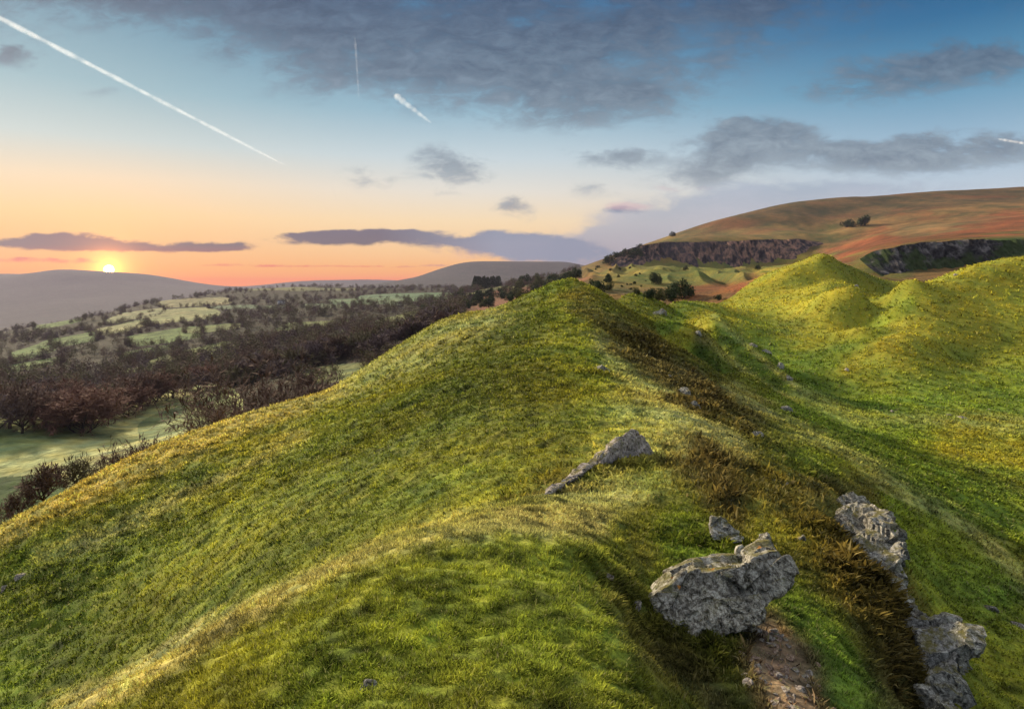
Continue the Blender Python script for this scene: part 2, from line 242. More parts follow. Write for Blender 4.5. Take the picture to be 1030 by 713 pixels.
# ---------------------------------------------------------------- colours of the land (linear albedo, some shade and sunlit tone painted in)
YG=(.24,.265,.034); GR=(.12,.185,.025); DG=(.045,.078,.018); OL=(.13,.14,.02); TAN=(.45,.39,.16); PT=(.40,.38,.14); BR=(.10,.078,.034); OB=(.13,.115,.03); RED=(.19,.06,.028); GOLD=(.32,.275,.035)
SOIL=(.25,.145,.09); FL=(.10,.14,.05); FL2=(.125,.14,.058); WD=(.032,.028,.018); MO=(.15,.085,.035); MO2=(.085,.06,.028)
NEAR=dict(base=OL,items=[ # colour, half width, weight, polyline of (u,v)
 (GR,70,.9,[(60,620),(20,700)]),(DG,16,2.5,[(72,590),(62,606)]),(DG,22,.8,[(30,650),(95,640)]),(YG,50,1.,[(150,560),(300,470),(420,400)]),(OL,60,2.,[(330,500),(470,420),(520,360)]),((.055,.08,.016),22,3.5,[(70,660),(140,632),(230,590),(330,540),(430,500)]),((.06,.085,.016),34,1.8,[(330,480),(430,420)]),((.07,.09,.016),24,1.5,[(440,400),(520,340)]),(YG,50,1.2,[(160,650),(300,560),(450,490)]),  # darkest greens paint shade on the face behind the near crest
 (TAN,10,4.,[(60,712),(150,668),(220,628),(300,590),(380,553),(450,532),(520,522),(600,528)]),(YG,35,1.5,[(430,545),(560,560),(640,590)]),(GR,60,1.,[(330,680),(450,620),(560,640)]),(YG,60,.8,[(400,600),(500,660)]),(YG,30,1.2,[(590,620),(600,713)]),(OL,40,1.,[(400,713),(560,713)]),
 ((.44,.34,.09),13,2.4,[(-40,552),(0,534),(60,510),(110,476),(190,444),(270,413),(330,392)]),(PT,14,1.4,[(340,385),(400,365),(450,340),(500,316)]),(TAN,9,1.,[(40,560),(150,520),(300,440)]),(OL,40,1.2,[(60,590),(200,540),(300,480)]),(DG,9,1.5,[(185,478),(198,474)]),(GR,12,1.2,[(60,545),(30,560)]),
 (YG,30,1.6,[(575,300),(590,350),(620,400),(640,430)]),(DG,22,1.3,[(545,300),(530,330)]),(BR,14,4.,[(582,300),(605,325),(640,350),(690,385),(715,402)]),(BR,13,3,[(620,345),(660,372),(700,402)]),(BR,12,2.4,[(700,385),(745,415),(790,445)]),(OB,12,1.6,[(625,350),(690,395),(750,430)]),
 (PT,7,3.,[(600,345),(625,375),(655,398),(690,418),(722,438),(750,462)]),(PT,25,1.8,[(640,410),(670,440),(600,500)]),(PT,18,1.5,[(560,505),(620,490)]),(GR,14,2.5,[(590,480),(650,475)]),
 (BR,20,2.8,[(705,455),(725,480),(740,510)]),(OB,30,1.5,[(760,470),(790,500),(830,520)]),(GR,22,2.,[(690,540),(720,560)]),(OB,16,2.,[(640,560),(625,590),(640,620),(680,680)]),(BR,10,2.,[(600,578),(612,600),(630,640)]),(BR,14,1.6,[(650,660),(700,690),(720,713)]),
 (GR,24,2.3,[(770,600),(830,650),(860,713)]),(YG,14,1.6,[(760,520),(820,540)]),(OB,26,2.2,[(800,510),(850,560),(890,620)]),(BR,22,2.6,[(840,540),(880,590),(905,640),(900,700)]),(SOIL,14,8,[(768,632),(776,665)]),(SOIL,22,9,[(782,672),(806,730)]),(BR,12,2.5,[(815,490),(870,492)]),
 (PT,8,1.8,[(735,395),(780,420),(850,455),(920,500),(980,540),(1040,590)]),(GR,18,1.8,[(800,410),(870,440),(960,490),(1030,530)]),(GR,22,1.3,[(900,520),(1000,600)]),(YG,30,1.3,[(930,540),(1000,660),(1030,700)]),(YG,20,1.2,[(790,440),(860,480)]),
 (GR,14,1.6,[(780,440),(830,470)])])
MID=dict(base=(.215,.25,.03),items=[
 (GOLD,30,1.5,[(830,258),(790,285),(740,315)]),(GOLD,40,1.5,[(1030,270),(950,310),(880,345)]),(GOLD,20,1.2,[(850,300),(800,330)]),(OL,18,1.5,[(860,305),(900,315)]),(OL,26,1.2,[(960,345),(1030,340)]),(OL,12,2,[(835,262),(865,278),(890,290)]),(GR,8,4,[(915,305),(890,324),(865,345),(835,362),(800,372)]),(GOLD,6,3,[(960,312),(925,322),(900,336),(872,354),(850,370)]),(DG,10,1.5,[(800,325),(775,335)]),
 (GR,18,2.,[(760,330),(820,390),(900,420)]),(GR,26,1.5,[(880,400),(960,410),(1030,415)]),(GOLD,18,1.5,[(960,440),(1030,450)]),(GOLD,9,2.,[(712,318),(690,332),(672,346)]),(PT,3,3,[(718,318),(735,333),(760,352),(780,373),(796,390)]),(DG,7,4.,[(728,338),(748,358),(775,385)]),(GR,6,2.5,[(722,326),(742,346),(768,374)]),(PT,3.5,3,[(702,336),(722,352),(748,374),(772,394),(806,420),(840,440)]),(DG,9,3.,[(705,352),(730,376),(765,404)]),(GOLD,7,6.,[(668,343),(690,332),(713,319)]),(GR,7,4,[(650,335),(664,326),(684,322)]),(BR,5,4,[(700,336),(709,343)]),(OL,14,1.6,[(720,350),(760,385)]),(DG,9,1.6,[(725,325),(765,365)]),  # small ridge: tan grass crests, sunlit gold and shaded green flanks painted in
 (OL,14,2.5,[(610,305),(640,312),(665,320)]),(OB,10,2,[(660,330),(620,318)]),(GR,10,2.,[(670,330),(650,335)]),(GR,10,2.,[(690,318),(720,312)]),(OL,9,1.5,[(700,304),(720,302)]),(PT,8,1.2,[(800,395),(860,420),(1000,425),(1040,428)]),(GR,30,1.2,[(900,480),(1030,560)])])
MOOR=dict(base=MO,items=[
 (MO2,10,3,[(690,238),(760,216),(850,202),(1030,194)]),(MO2,12,2,[(800,212),(900,210)]),((.19,.12,.05),6,1.8,[(690,240),(800,232),(900,222),(1030,205)]),((.15,.12,.04),7,2,[(660,243),(760,236),(840,234)]),(RED,6,4,[(850,255),(880,246),(900,238)]),(RED,6,3,[(900,248),(960,238),(1030,225)]),(RED,5,2.5,[(970,228),(1030,212)]),(RED,4,1.6,[(900,214),(930,215)]),((.2,.13,.06),5,2.5,[(905,232),(960,228),(1000,218)]),
 ((.17,.16,.04),10,3,[(600,285),(660,275),(740,275)]),((.12,.13,.03),6,2.5,[(640,266),(700,272),(790,262)]),(MO,8,2,[(590,280),(630,292)]),(RED,5,3,[(690,293),(730,288),(752,290)]),(RED,5,3,[(740,297),(760,285)]),(GOLD,6,2.5,[(770,272),(820,262)]),((.2,.17,.04),7,2.5,[(760,288),(800,270)]),
 (DG,8,5,[(900,255),(950,252),(1030,248)]),(OB,8,4,[(870,265),(905,268)]),((.16,.075,.05),10,3,[(470,312),(520,296),(570,280)])])
VALE=dict(base=WD,items=[])
FIELDS=[(100,450,150,42,-14,(.34,.34,.15)),(40,425,90,22,-14,(.30,.32,.14)),(10,505,60,26,-5,DG),(185,420,50,12,-18,(.17,.2,.09)),(350,374,48,9,-6,FL2),(12,396,34,5,-5,FL),(60,389,60,3,-8,FL2),(130,383,55,3.,-6,FL2),(150,371,40,3,-10,FL2),(190,357,45,5,-14,FL2),(215,352,40,3,-8,FL2),
 (165,338,38,6,-8,FL),(120,330,30,4,-10,(.2,.2,.1)),(75,342,24,5,-10,FL),(35,352,26,6,-20,FL),(30,368,34,4,-10,FL),(180,318,38,7,-6,(.2,.2,.1)),(135,318,30,4,-12,(.18,.18,.1)),(195,304,36,4,-3,(.2,.18,.1)),(215,330,30,3,-6,FL2),(60,324,26,3,-14,FL),(150,352,30,3,-10,FL),
 (290,333,14,4,-6,FL2),(320,326,34,2.5,-4,FL2),(345,333,14,2,0,FL2),(400,321,30,4,-14,FL2),(372,330,12,2.5,0,FL2),(250,309,40,2,0,(.1,.13,.08)),(330,308,26,2,0,(.1,.13,.08)),(410,299,50,4,-2,(.1,.15,.09)),(370,303,40,3,0,(.1,.14,.08)),(480,296,34,2,-3,(.16,.16,.07)),(510,290,30,2,0,(.15,.15,.07)),(300,291,60,1.5,0,(.12,.12,.06))]
def paint(S,u,v,wx,wy):
    out=np.zeros((len(u),3)); W_=np.full(len(u),.55); out+=np.array(S['base'])*.55
    uu=u+wx; vv=v+wy
    for c,w,k,pl in S['items']:
        d=np.full(len(u),1e9)
        for (x0,y0),(x1,y1) in zip(pl[:-1],pl[1:]):
            dx,dy=x1-x0,y1-y0; tt=np.clip(((uu-x0)*dx+(vv-y0)*dy)/(dx*dx+dy*dy),0,1); d=np.minimum(d,np.hypot(uu-x0-tt*dx,vv-y0-tt*dy))
        g=k*np.exp(-(d/w)**2); W_+=g; out+=g[:,None]*np.array(c)
    return out/W_[:,None]
def isfield(u,v):
    """field index or -1"""
    r=np.full(np.shape(u),-1); 
    for i,(a,b,ra,rb,ang,c) in enumerate(FIELDS):
        an=math.radians(ang); p=(u-a)*math.cos(an)+(v-b)*math.sin(an); q=-(u-a)*math.sin(an)+(v-b)*math.cos(an)
        r=np.where((p/ra)**4+(q/rb)**4<1,i,r)
    return r
def region(x,y):
    r=np.hypot(x,y); th=np.arctan2(x,y); a=np.tan(np.clip(th,-1.3,1.3)); u=515+F*a
    rnear=np.interp(u,[0,150,300,400,500,568,620,700,800,900,1030],[34,36,42,45,49,54,50,42,44,42,42])
    rm=np.interp(u,[0,150,300,400,500,568,600,700,800,900,1030],[34,36,42,45,50,54,60,118,150,165,165])
    reg=np.where(r<rnear,0,np.where(r<rm,1,np.where(r>2300,4,np.where((u>585)&(r>0),2,3))))
    reg=np.where((reg==3)&(u>440)&(r<500+0*r)&(r>90),np.where(u-440>(r-90)*.12,2,3),reg)
    return reg
def colour(x,y,z):
    """albedo of the land, with its painted light and shade, at world points"""
    r=np.hypot(x,y); yy=np.where(y>.2,y,.2); u=np.clip(515+F*x/yy,-400,1500); v=np.clip(HV-F*z/yy,100,1500)
    reg=region(x,y); out=np.zeros((len(x),3)); s=np.maximum(r,2)/6
    for k,S in ((0,NEAR),(1,MID),(2,MOOR),(3,VALE),(4,VALE)):
        i=np.nonzero(reg==k)[0]
        if not len(i): continue
        L=s[i]; wx=noise(x[i]/2.2+3,y[i]/2.2,21)*14+noise(x[i]/.5,y[i]/.5,22)*9; wy=noise(x[i]/2.2,y[i]/2.2+9,23)*12+noise(x[i]/.5,y[i]/.5,24)*7
        if k==1: wx=noise(x[i]/6,y[i]/6,21)*9; wy=noise(x[i]/6,y[i]/6,23)*7
        if k==2: wx=noise(x[i]/40,y[i]/40,21)*26+noise(x[i]/9,y[i]/9,22)*8; wy=noise(x[i]/40,y[i]/40,23)*8+noise(x[i]/9,y[i]/9,24)*3
        if k<3: out[i]=paint(S,u[i],v[i],wx,wy)
        else:
            wx=noise(x[i]/60,y[i]/60,21)*8; wy=noise(x[i]/60,y[i]/60,23)*2
            f=isfield(u[i]+wx,v[i]+wy); cols=np.array([c for *_,c in FIELDS]+[WD]); out[i]=cols[f]
            if k==4: out[i]=(.035,.035,.032)
        if k==2:
            nn=np.clip(noise(x[i]/30,y[i]/42,91)*1.6+noise(x[i]/9,y[i]/9,92)*1.1,-.8,.8)[:,None]; out[i]*=1+nn*np.array([[.55,.32,.3]]); n4=np.clip(noise(x[i]/75,y[i]/50,93)*3-.3,0,1)[:,None]*.6; out[i]=out[i]*(1-n4)+n4*np.array([[.17,.065,.03]])*(r[i][:,None]>380)+n4*out[i]*(r[i][:,None]<=380)
    n1=noise(x/1.1,y/1.1,31)*sstep(300,40,r)+noise(x/9,y/9,32)*sstep(2000,300,r)+noise(x/60,y/60,33)
    n2=noise(x/.33,y/.33,34)*sstep(60,15,r)+.8*noise(x/.11,y/.11,36)*sstep(18,5,r)+.6*noise(x/.8,y/.8,37)*sstep(8,16,r)*sstep(110,30,r); n3=noise(x/3.3,y/3.3,35)*sstep(900,100,r)
    g=np.clip(1+.32*n1+.85*n2,.3,2.1); out*=g[:,None]
    h=np.clip(n3*1.3+n2*.6,-.7,.7); out[:,0]*=1+.25*h; out[:,1]*=1+.08*h; out[:,2]*=1-.2*h
    return np.clip(out,.008,.6)
# ---------------------------------------------------------------- build the land
front=.80
th=np.concatenate([np.linspace(-math.pi,-front,110,endpoint=False),np.linspace(-front,front,NCOL,endpoint=False),np.linspace(front,math.pi,111)])
rh=np.concatenate([np.linspace(math.log(.3),math.log(1.6),40,endpoint=False),np.arange(math.log(1.6),math.log(60),STEP),np.arange(math.log(60),math.log(4900),STEP*1.7)])
A,B=np.meshgrid(th,rh,indexing='ij'); R_=np.exp(B); X=R_*np.sin(A); Y=R_*np.cos(A); X[-1]=X[0]; Y[-1]=Y[0]
Z=ground(X,Y)
CC=colour(X.ravel(),Y.ravel(),Z.ravel())
n0,n1=A.shape; V3=np.stack([X,Y,Z],-1).reshape(-1,3); idx=np.arange(n0*n1).reshape(n0,n1)
FQ=np.stack([idx[:-1,:-1],idx[:-1,1:],idx[1:,1:],idx[1:,:-1]],-1).reshape(-1,4)
cen=V3[FQ[:,0]]; reg=region(cen[:,0],cen[:,1])
def part(name,mask,mat):
    f=FQ[mask]; u_,inv=np.unique(f,return_inverse=True); inv=inv.reshape(f.shape)
    return tag(npmesh(name,V3[u_],inv,mat,col=CC[u_]),kind='structure')
part('ground',(reg<2),M['near']); part('moorland',reg==2,M['mid']); part('valley',reg==3,M['far']); part('hills',reg==4,M['far'])
# close the little hole under the tripod
c0=idx[:,0]; cv=np.vstack([V3[c0[:-1]],[[0,0,V3[c0,2].mean()]]]); k=len(c0)-1
o=npmesh('ground',cv,np.array([[i,k,(i+1)%k] for i in range(k)]),M['near'],col=np.vstack([CC[c0[:-1]],CC[c0[:1]]])); tag(o,kind='structure')
# ---------------------------------------------------------------- grass
def grass(N,r0,r1,hs,seed,tmin=-.74,tmax=.74,pts=None):
    g=np.random.default_rng(seed); th_=g.uniform(tmin,tmax,N); rr=np.exp(g.uniform(math.log(r0),math.log(r1),N)); x=rr*np.sin(th_); y=rr*np.cos(th_)
    if pts is not None: x,y=pts; rr=np.hypot(x,y); N=len(x)
    q=np.clip(np.log2(rr/8),0,3); q0=np.floor(q); L=.12*2**q0; qf=q-q0; cl=noise(x/L,y/L,41)*(1-qf)+noise(x/L/2,y/L/2,41)*qf; keep=(cl+g.normal(0,.25,N)>-.15); x,y,rr,cl=x[keep],y[keep],rr[keep],cl[keep]; N=len(x)
    z=ground(x,y); kr=region(x,y)<2; x,y,z,rr,cl=x[kr],y[kr],z[kr],rr[kr],cl[kr]; N=len(x); C=colour(x,y,z); brn=np.clip((C[:,0]/np.maximum(C[:,1],1e-4)-1.12)*6,0,1)*(C[:,0]<.16); soil=(C[:,2]>C[:,1]*.6); k2=~soil|(g.random(N)<.06); x,y,z,rr,cl,C,brn=x[k2],y[k2],z[k2],rr[k2],cl[k2],C[k2],brn[k2]; N=len(x)
    h=hs*(.55+.9*g.random(N))*(1+.9*np.clip(cl,-.5,1))*np.clip(rr/5,.75,24)**.75*(1+.8*brn); w=h*g.uniform(.08,.16,N)*np.interp(rr,[2,5,14,40],[1.25,1.2,2.3,3.2])
    az=g.uniform(0,2*math.pi,N); lean=g.uniform(.15,1.15,N); wa=az+g.normal(0,.6,N)+math.pi/2
    # blades lie over downhill
    e=.3; zb=ground0(x,y); gx=(ground0(x+e,y)-zb)/e; gy=(ground0(x,y+e)-zb)/e
    bx=np.stack([np.cos(wa)*w,np.sin(wa)*w,np.zeros(N)],1)/1
    root=np.stack([x,y,z-.004*rr/5],1); d=np.stack([np.cos(az)*lean-gx*.6,np.sin(az)*lean-gy*.6,np.ones(N)*.95],1); d/=np.linalg.norm(d,axis=1)[:,None]
    mid=root+d*h[:,None]*.6; tip=root+d*h[:,None]; tip[:,2]-=h*.22*lean; tip[:,0]+=np.cos(az)*h*.2; tip[:,1]+=np.sin(az)*h*.2
    V=np.stack([root-bx*.5,root+bx*.5,mid+bx*.42,mid-bx*.42,tip],1).reshape(-1,3); b5=np.arange(N)[:,None]*5
    T=np.concatenate([b5+[0,1,2],b5+[0,2,3],b5+[3,2,4]],0)
    t_=g.random((N,1)); dry=(g.random(N)<.06)[:,None]; C2=C*np.where(brn[:,None]>.4,.35+1.9*t_**2,.36+1.6*t_)*(1+.35*np.clip(cl,-1,1))[:,None]*np.array([[1.12,1.08,.9]]); C2=np.where(dry,C2*.5+np.array([[.23,.205,.09]]),C2); C2=np.clip(C2,0,.7)
    return V,T,np.repeat(C2,5,axis=0)
VV=[];TT=[];CL=[];off=0
for a in GRASS:
    v_,t_,c_=grass(*a); VV.append(v_);TT.append(t_+off);CL.append(c_);off+=len(v_)
o=npmesh('grass',np.vstack(VV),np.vstack(TT),M['grass'],col=np.vstack(CL),smooth=False); tag(o,'short tufted green and straw grass covering the mounds','grass',kind='stuff')
del VV,TT,CL
# ---------------------------------------------------------------- where a line of sight meets the ground
_Ys=np.exp(np.linspace(math.log(1.7),math.log(6400),2600))
def hit(u,v,y0=1.7):
    ys=_Ys[_Ys>=y0]; g=ground((u-515)/F*ys,ys,False); ray=(HV-v)/F*ys; i=np.nonzero(g>=ray)[0]
    Yh=ys[i[0]] if len(i) else ys[-1]; return Vector(((u-515)/F*Yh,Yh,gz((u-515)/F*Yh,Yh)))
# ---------------------------------------------------------------- rocks
def bake(o):
    dg=bpy.context.evaluated_depsgraph_get(); m=D.meshes.new_from_object(o.evaluated_get(dg)); o.modifiers.clear(); old=o.data; nm=old.name; o.data=m; D.meshes.remove(old); m.name=nm; return o
def roughen(o,amp,size,seed,smooth=False):
    m=o.data; n=len(m.vertices); co=np.empty(n*3,np.float32); m.vertices.foreach_get('co',co); co=co.reshape(-1,3).astype(float); no=np.empty(n*3,np.float32); m.vertices.foreach_get('normal',no); no=no.reshape(-1,3)
    a,b=co[:,0]+.63*co[:,2],co[:,1]-.71*co[:,2]+.3*co[:,0]; d=0
    for k,(L,w_) in enumerate(((1,1),(.45,.55),(.2,.3),(.09,.16),(.04,.09))): q=noise(a/size/L+seed,b/size/L,50+k); d=d+(w_*(np.abs(q)*2-.5) if k%2 else w_*q*1.6)
    co+=no*(d*amp)[:,None]; m.vertices.foreach_set('co',co.astype(np.float32).ravel()); m.polygons.foreach_set('use_smooth',np.full(len(m.polygons),smooth)); m.update()
def facet(o,amp,size,seed,fs=1.):
    """break the surface into tilted joint planes with small ledges"""
    m=o.data; n=len(m.vertices); co=np.empty(n*3,np.float32); m.vertices.foreach_get('co',co); co=co.reshape(-1,3).astype(float); no=np.empty(n*3,np.float32); m.vertices.foreach_get('normal',no); no=no.reshape(-1,3)
    g=np.random.default_rng(seed+900); lo,hi=co.min(0),co.max(0); K=int(min(90,max(14,np.prod((hi-lo)/(size*1.1)))))
    for K_,am in ((K,1.),(K*5,.42)):
        C=g.uniform(lo,hi,(K_,3)); T=g.normal(0,.3*fs,(K_,3)); off=g.normal(0,.38*fs,K_)*am*amp; w=np.array([1,1,1.9])
        d2=(((co[:,None]-C)*w)**2).sum(2); i=d2.argmin(1); co=co+no*(np.clip(((co-C[i])*T[i]).sum(1)*am,-1.2*amp*fs,1.2*amp*fs)+off[i])[:,None]
    m.vertices.foreach_set('co',co.astype(np.float32).ravel()); m.update()
def slab(name,outline,Yf,depth,voxel,mat,parent=None,amp=.03,size=.3,seed=1,fk=1.):
    """a block of stone: outline of its near face, real thickness along `depth`"""
    pts=[Vector(uv2p(u,v,Yf(u,v))) for u,v in outline]; c=sum(pts,Vector())/len(pts); dv=Vector(depth); n=len(pts)
    loc=Vector((0,0,0)) if parent else c
    back=[p+dv+(c-p)*.06 for p in pts]; base=parent.location if parent else c
    vs=[p-base for p in pts]+[p-base for p in back]+[c-base-dv*.05]
    me=D.meshes.new(name); fs=[(i,(i+1)%n,2*n) for i in range(n)]+[(i,i+n,(i+1)%n+n,(i+1)%n) for i in range(n)]+[tuple(range(2*n-1,n-1,-1))]
    me.from_pydata(vs,[],fs); me.update(); o=D.objects.new(name,me); COL.objects.link(o)
    r=o.modifiers.new('r','REMESH'); r.mode='VOXEL'; r.voxel_size=voxel; o=bake(o); facet(o,amp,size,seed,fk); roughen(o,amp*.35,size*.6,seed)
    o.data.materials.clear(); o.data.materials.append(mat); o.location=(0,0,0) if parent else base; o.parent=parent; return o
def stone(loc,sx,sy,sz,seed,mat,det=3,name='rock'):
    import bmesh
    g=np.random.default_rng(seed); bm=bmesh.new(); bmesh.ops.create_icosphere(bm,subdivisions=det,radius=1); co=np.array([v.co[:] for v in bm.verts])
    for _ in range(9):
        n=g.normal(size=3); n/=np.linalg.norm(n); k=g.uniform(.45,.8); d=co@n-k; co-=np.where(d>0,d,0)[:,None]*n
    co*=np.array([sx,sy,sz]); co+=g.normal(0,.012*sx,co.shape)
    for v,c in zip(bm.verts,co): v.co=c
    me=D.meshes.new(name); bm.to_mesh(me); bm.free(); me.materials.append(mat); o=D.objects.new(name,me); COL.objects.link(o); o.location=loc; o.rotation_euler.z=g.uniform(0,6); roughen(o,.06*min(sx,sz*1.5),.5*sx,seed); return o
BO=[(652,603),(661,595),(672,589),(684,580),(693,574),(700,571),(712,572),(723,571),(735,570),(752,569),(754,560),(764,556),(775,552),(784,551),(791,560),(799,577),(793,588),(784,596),(775,606),(768,618),(763,626),(750,634),(735,637),(722,642),(711,654),(704,671),(697,672),(690,654),(682,638),(668,621),(656,610)]
o=slab('boulder',BO,lambda u,v:4.95+(665-v)/95*.5+(u-700)*.0012,(.08,.5,-.12),.0105,M['rock'],amp=.013,size=.3,seed=3,fk=1.3)
tag(o,'big lichen spotted grey boulder jutting from the slope above the bare soil','boulder')
oc=empty('rock_outcrop',uv2p(905,600,7.8)); tag(oc,'stepped grey rock outcrop along the right edge of the near mound','rock outcrop')
Yo=lambda u,v: float(np.interp(v,[495,560,610,640,713,760],[10.2,8.6,7.7,7.1,6.2,5.8]))-(u-900)*.004
slab('upper_block',[(846,506),(856,502),(871,500),(883,505),(890,512),(896,526),(904,535),(897,543),(886,545),(874,541),(862,535),(852,520)],Yo,(-.1,.7,-.35),.026,M['rock'],oc,.036,.3,5,1.7)
slab('middle_block',[(860,543),(878,546),(893,540),(905,537),(914,548),(913,566),(912,590),(914,612),(905,612),(896,598),(886,580),(873,563)],Yo,(-.25,.7,-.3),.026,M['bluerock'],oc,.038,.33,8,1.8)
slab('lower_block',[(903,604),(916,606),(932,613),(946,623),(962,633),(979,640),(980,652),(973,676),(964,700),(958,722),(950,750),(915,752),(922,715),(926,690),(934,672),(930,655),(918,634),(908,618)],Yo,(-.15,.8,-.35),.022,M['bluerock'],oc,.04,.38,12,1.8)
MR=[(533,509),(540,500),(553,490),(566,481),(577,473),(588,466),(598,457),(610,448),(622,439),(634,431),(641,435),(647,445),(655,456),(652,463),(640,461),(628,459),(618,460),(610,465),(604,472),(594,470),(586,474),(576,481),(566,490),(555,499),(545,508)]
o=slab('rock',MR,lambda u,v:float(np.interp(u,[533,560,600,655],[9.3,10.6,12.1,13.0])),(.3,.7,-.25),.028,M['pink'],amp=.018,size=.4,seed=17)
tag(o,'long pinkish grey rock tapering down to the left on the saddle','rock')
STONES=[ # u,v,width px,height px,material,label,seed
(604,368,22,15,'bluerock','small dark grey rock high on the ridge, above the long tapering rock'),
(689,392,17,20,'rock','pale rock in the brown slope right of the ridge crest'),(699,406,13,14,'bluerock','dark rock just below the pale one in the brown slope'),(673,378,10,9,'bluerock','little rock above the pale one in the brown slope'),
(762,434,16,15,'bluerock','lone blue grey rock low on the brown right flank'),(776,481,12,9,'rock','small rock at the top of the heathery bank'),(790,487,10,8,'bluerock','small flat rock beside the heathery bank top'),
(806,540,10,14,'bluerock','small blue rock half sunk in heather left of the outcrop'),(768,538,18,22,'rock','dark brown rock right of the pointed slab'),(369,688,24,14,'bluerock','flat bluish stone in the turf at the bottom of the picture'),
(21,578,12,8,'pink','pale stone on the left hillside'),(4,591,10,8,'pink','pale stone at the left edge of the hillside'),(997,611,15,11,'rock','pale rock in the green valley right of the outcrop'),(1023,626,14,9,'pink','brownish rock at the right edge of the green valley'),
(662,312,20,13,'rock','weathered rock on the green dome behind the ridge'),(703,335,10,8,'bluerock','dark rock on top of the small ridge'),(757,345,10,8,'rock','uppermost stone on the far side of the small ridge'),(771,353,12,8,'rock','second stone down the far side of the small ridge'),(784,366,10,10,'bluerock','third stone down the far side of the small ridge'),(794,378,12,12,'rock','lowest stone on the far side of the small ridge'),(791,410,13,9,'bluerock','rock near the foot of the small ridge'),
(861,286,9,9,'rock','grey rock in the dip below the pointed mound'),(961,276,5,4,'pink','tiny pale stone at the foot of the dark quarry face'),
(968,419,12,5,'pink','larger pale stone on the valley track'),(953,417,10,4,'bluerock','flat pale stone left of the larger one on the valley track'),(898,413,7,4,'pink','tiny pale stone in the valley middle'),(995,411,5,3,'pink','tiny stone above the valley track'),(852,371,8,5,'pink','pale stone below the right hand mounds'),(612,577,12,10,'pink','reddish stone in the earthy bank left of the boulder'),(640,606,16,12,'pink','rusty stone at the left end of the boulder')]
for i,(u,v,wp,hp,mt,lb) in enumerate(STONES):
    p=hit(u,v+hp*.3); Y_=p.y; o=stone((p.x,p.y,p.z-hp/F*Y_*.06),wp/F*Y_*.5,wp/F*Y_*.42,hp/F*Y_*.55,100+i,M[mt],3 if wp<12 else 4); tag(o,lb,'rock')
o=slab('rock',[(716,518),(727,521),(738,530),(748,541),(745,545),(730,545),(717,543),(715,532)],lambda u,v:8.0-(v-518)*.012,(.05,.25,-.1),.014,M['bluerock'],amp=.008,size=.2,seed=31); tag(o,'smooth pointed blue grey slab in the grass above the boulder','rock')
g=np.random.default_rng(5)
pro=[stone((0,0,-50),.03,.024,.017,200+i,M['pink'] if i%2 else M['soilstone'],2,'stone') for i in range(4)]; n=0
while n<170:
    tt=g.random(); u=np.interp(tt,[0,.4,1],[772,780,808])+g.normal(0,9+12*tt); v=636+tt*89
    p=hit(u,v); q=pro[n%4]
    if n>=4: q=q.copy(); COL.objects.link(q)
    s_=g.uniform(.25,1.25)**2.2+.08; q.location=(p.x,p.y,p.z+.006*s_); q.scale=(s_,s_*g.uniform(.7,1.2),s_); q.rotation_euler=(g.normal(0,.3),g.normal(0,.3),g.uniform(0,6)); tag(q,'loose brown stone lying on the bare soil scar below the boulder','stone','loose stones on the bare soil'); n+=1
# rough grass and heather grown up round the stones
g=np.random.default_rng(15); PX=[];PY=[]
for u,v,su,sd_,n_ in [(668,640,.20,.16,5200),(690,668,.16,.12,4200),(726,655,.13,.1,2600),(652,612,.10,.12,2200),(850,560,.28,.5,3800),(880,605,.25,.45,4200),(905,660,.2,.4,3800),(590,476,.5,.3,2600),(560,498,.4,.2,2000),(635,468,.5,.2,2400),(604,376,.5,.3,900),(694,405,.6,.4,1100),(762,441,.6,.4,700),(716,545,.3,.12,1500),(614,592,.2,.25,1800),(640,640,.14,.25,2200),(835,492,.6,.4,2200),(740,490,.7,.8,2600),(725,460,.8,.9,2600)]:
    c=hit(u,v); PX.append(c.x+g.normal(0,su,n_)); PY.append(c.y+g.normal(0,sd_,n_))
v_,t_,c_=grass(2,2,3,.055,16,pts=(np.concatenate(PX),np.concatenate(PY)))
o=npmesh('rough_grass',v_,t_,M['grass'],col=c_*np.array([[.85,.78,.75]]),smooth=False); tag(o,'coarse dark tufts of heather and rough grass round the rocks','heather',kind='stuff')
# ---------------------------------------------------------------- cliffs
def cliff(name,us,vt,vb,Yb,Yt,nx,nz,mat,amp,cell,seed):
    U_=np.linspace(us[0],us[-1],nx); t_=np.linspace(0,1,nz); vT=np.interp(U_,us,vt); vB=np.interp(U_,us,vb); A_,T_=np.meshgrid(np.arange(nx),t_,indexing='ij'); uu=U_[A_]
    Yy=Yb+(Yt-Yb)*T_; xb=(uu-515)/F*(Yb+Yt)/2
    zb=(HV-vB)/F*Yb-4; zt=(HV-vT)/F*Yt+1; zz=zb[A_]+(zt-zb)[A_]*T_
    zz=zz+noise(xb/cell/1.5,zz*0+seed,61)*cell*.14*(T_>.9)
    d=np.abs(noise(xb/cell,zz/cell/3.5,62+seed))*2+noise(xb/cell/.35,zz/cell,63)*.5+noise(xb/cell/.13,zz/cell/.25,64)*.3+noise(xb/cell/3,zz/cell/8,65)
    env=np.minimum(1,6*np.minimum(A_/(nx-1),1-A_/(nx-1))+.1); Yy=Yy-(d-.2)*amp*env+2*np.sin(T_*3.1)*.5
    V=np.stack([xb,Yy,zz],-1).reshape(-1,3); ix=np.arange(nx*nz).reshape(nx,nz); f=np.stack([ix[:-1,:-1],ix[1:,:-1],ix[1:,1:],ix[:-1,1:]],-1).reshape(-1,4)
    return npmesh(name,V,f,mat,smooth=False)
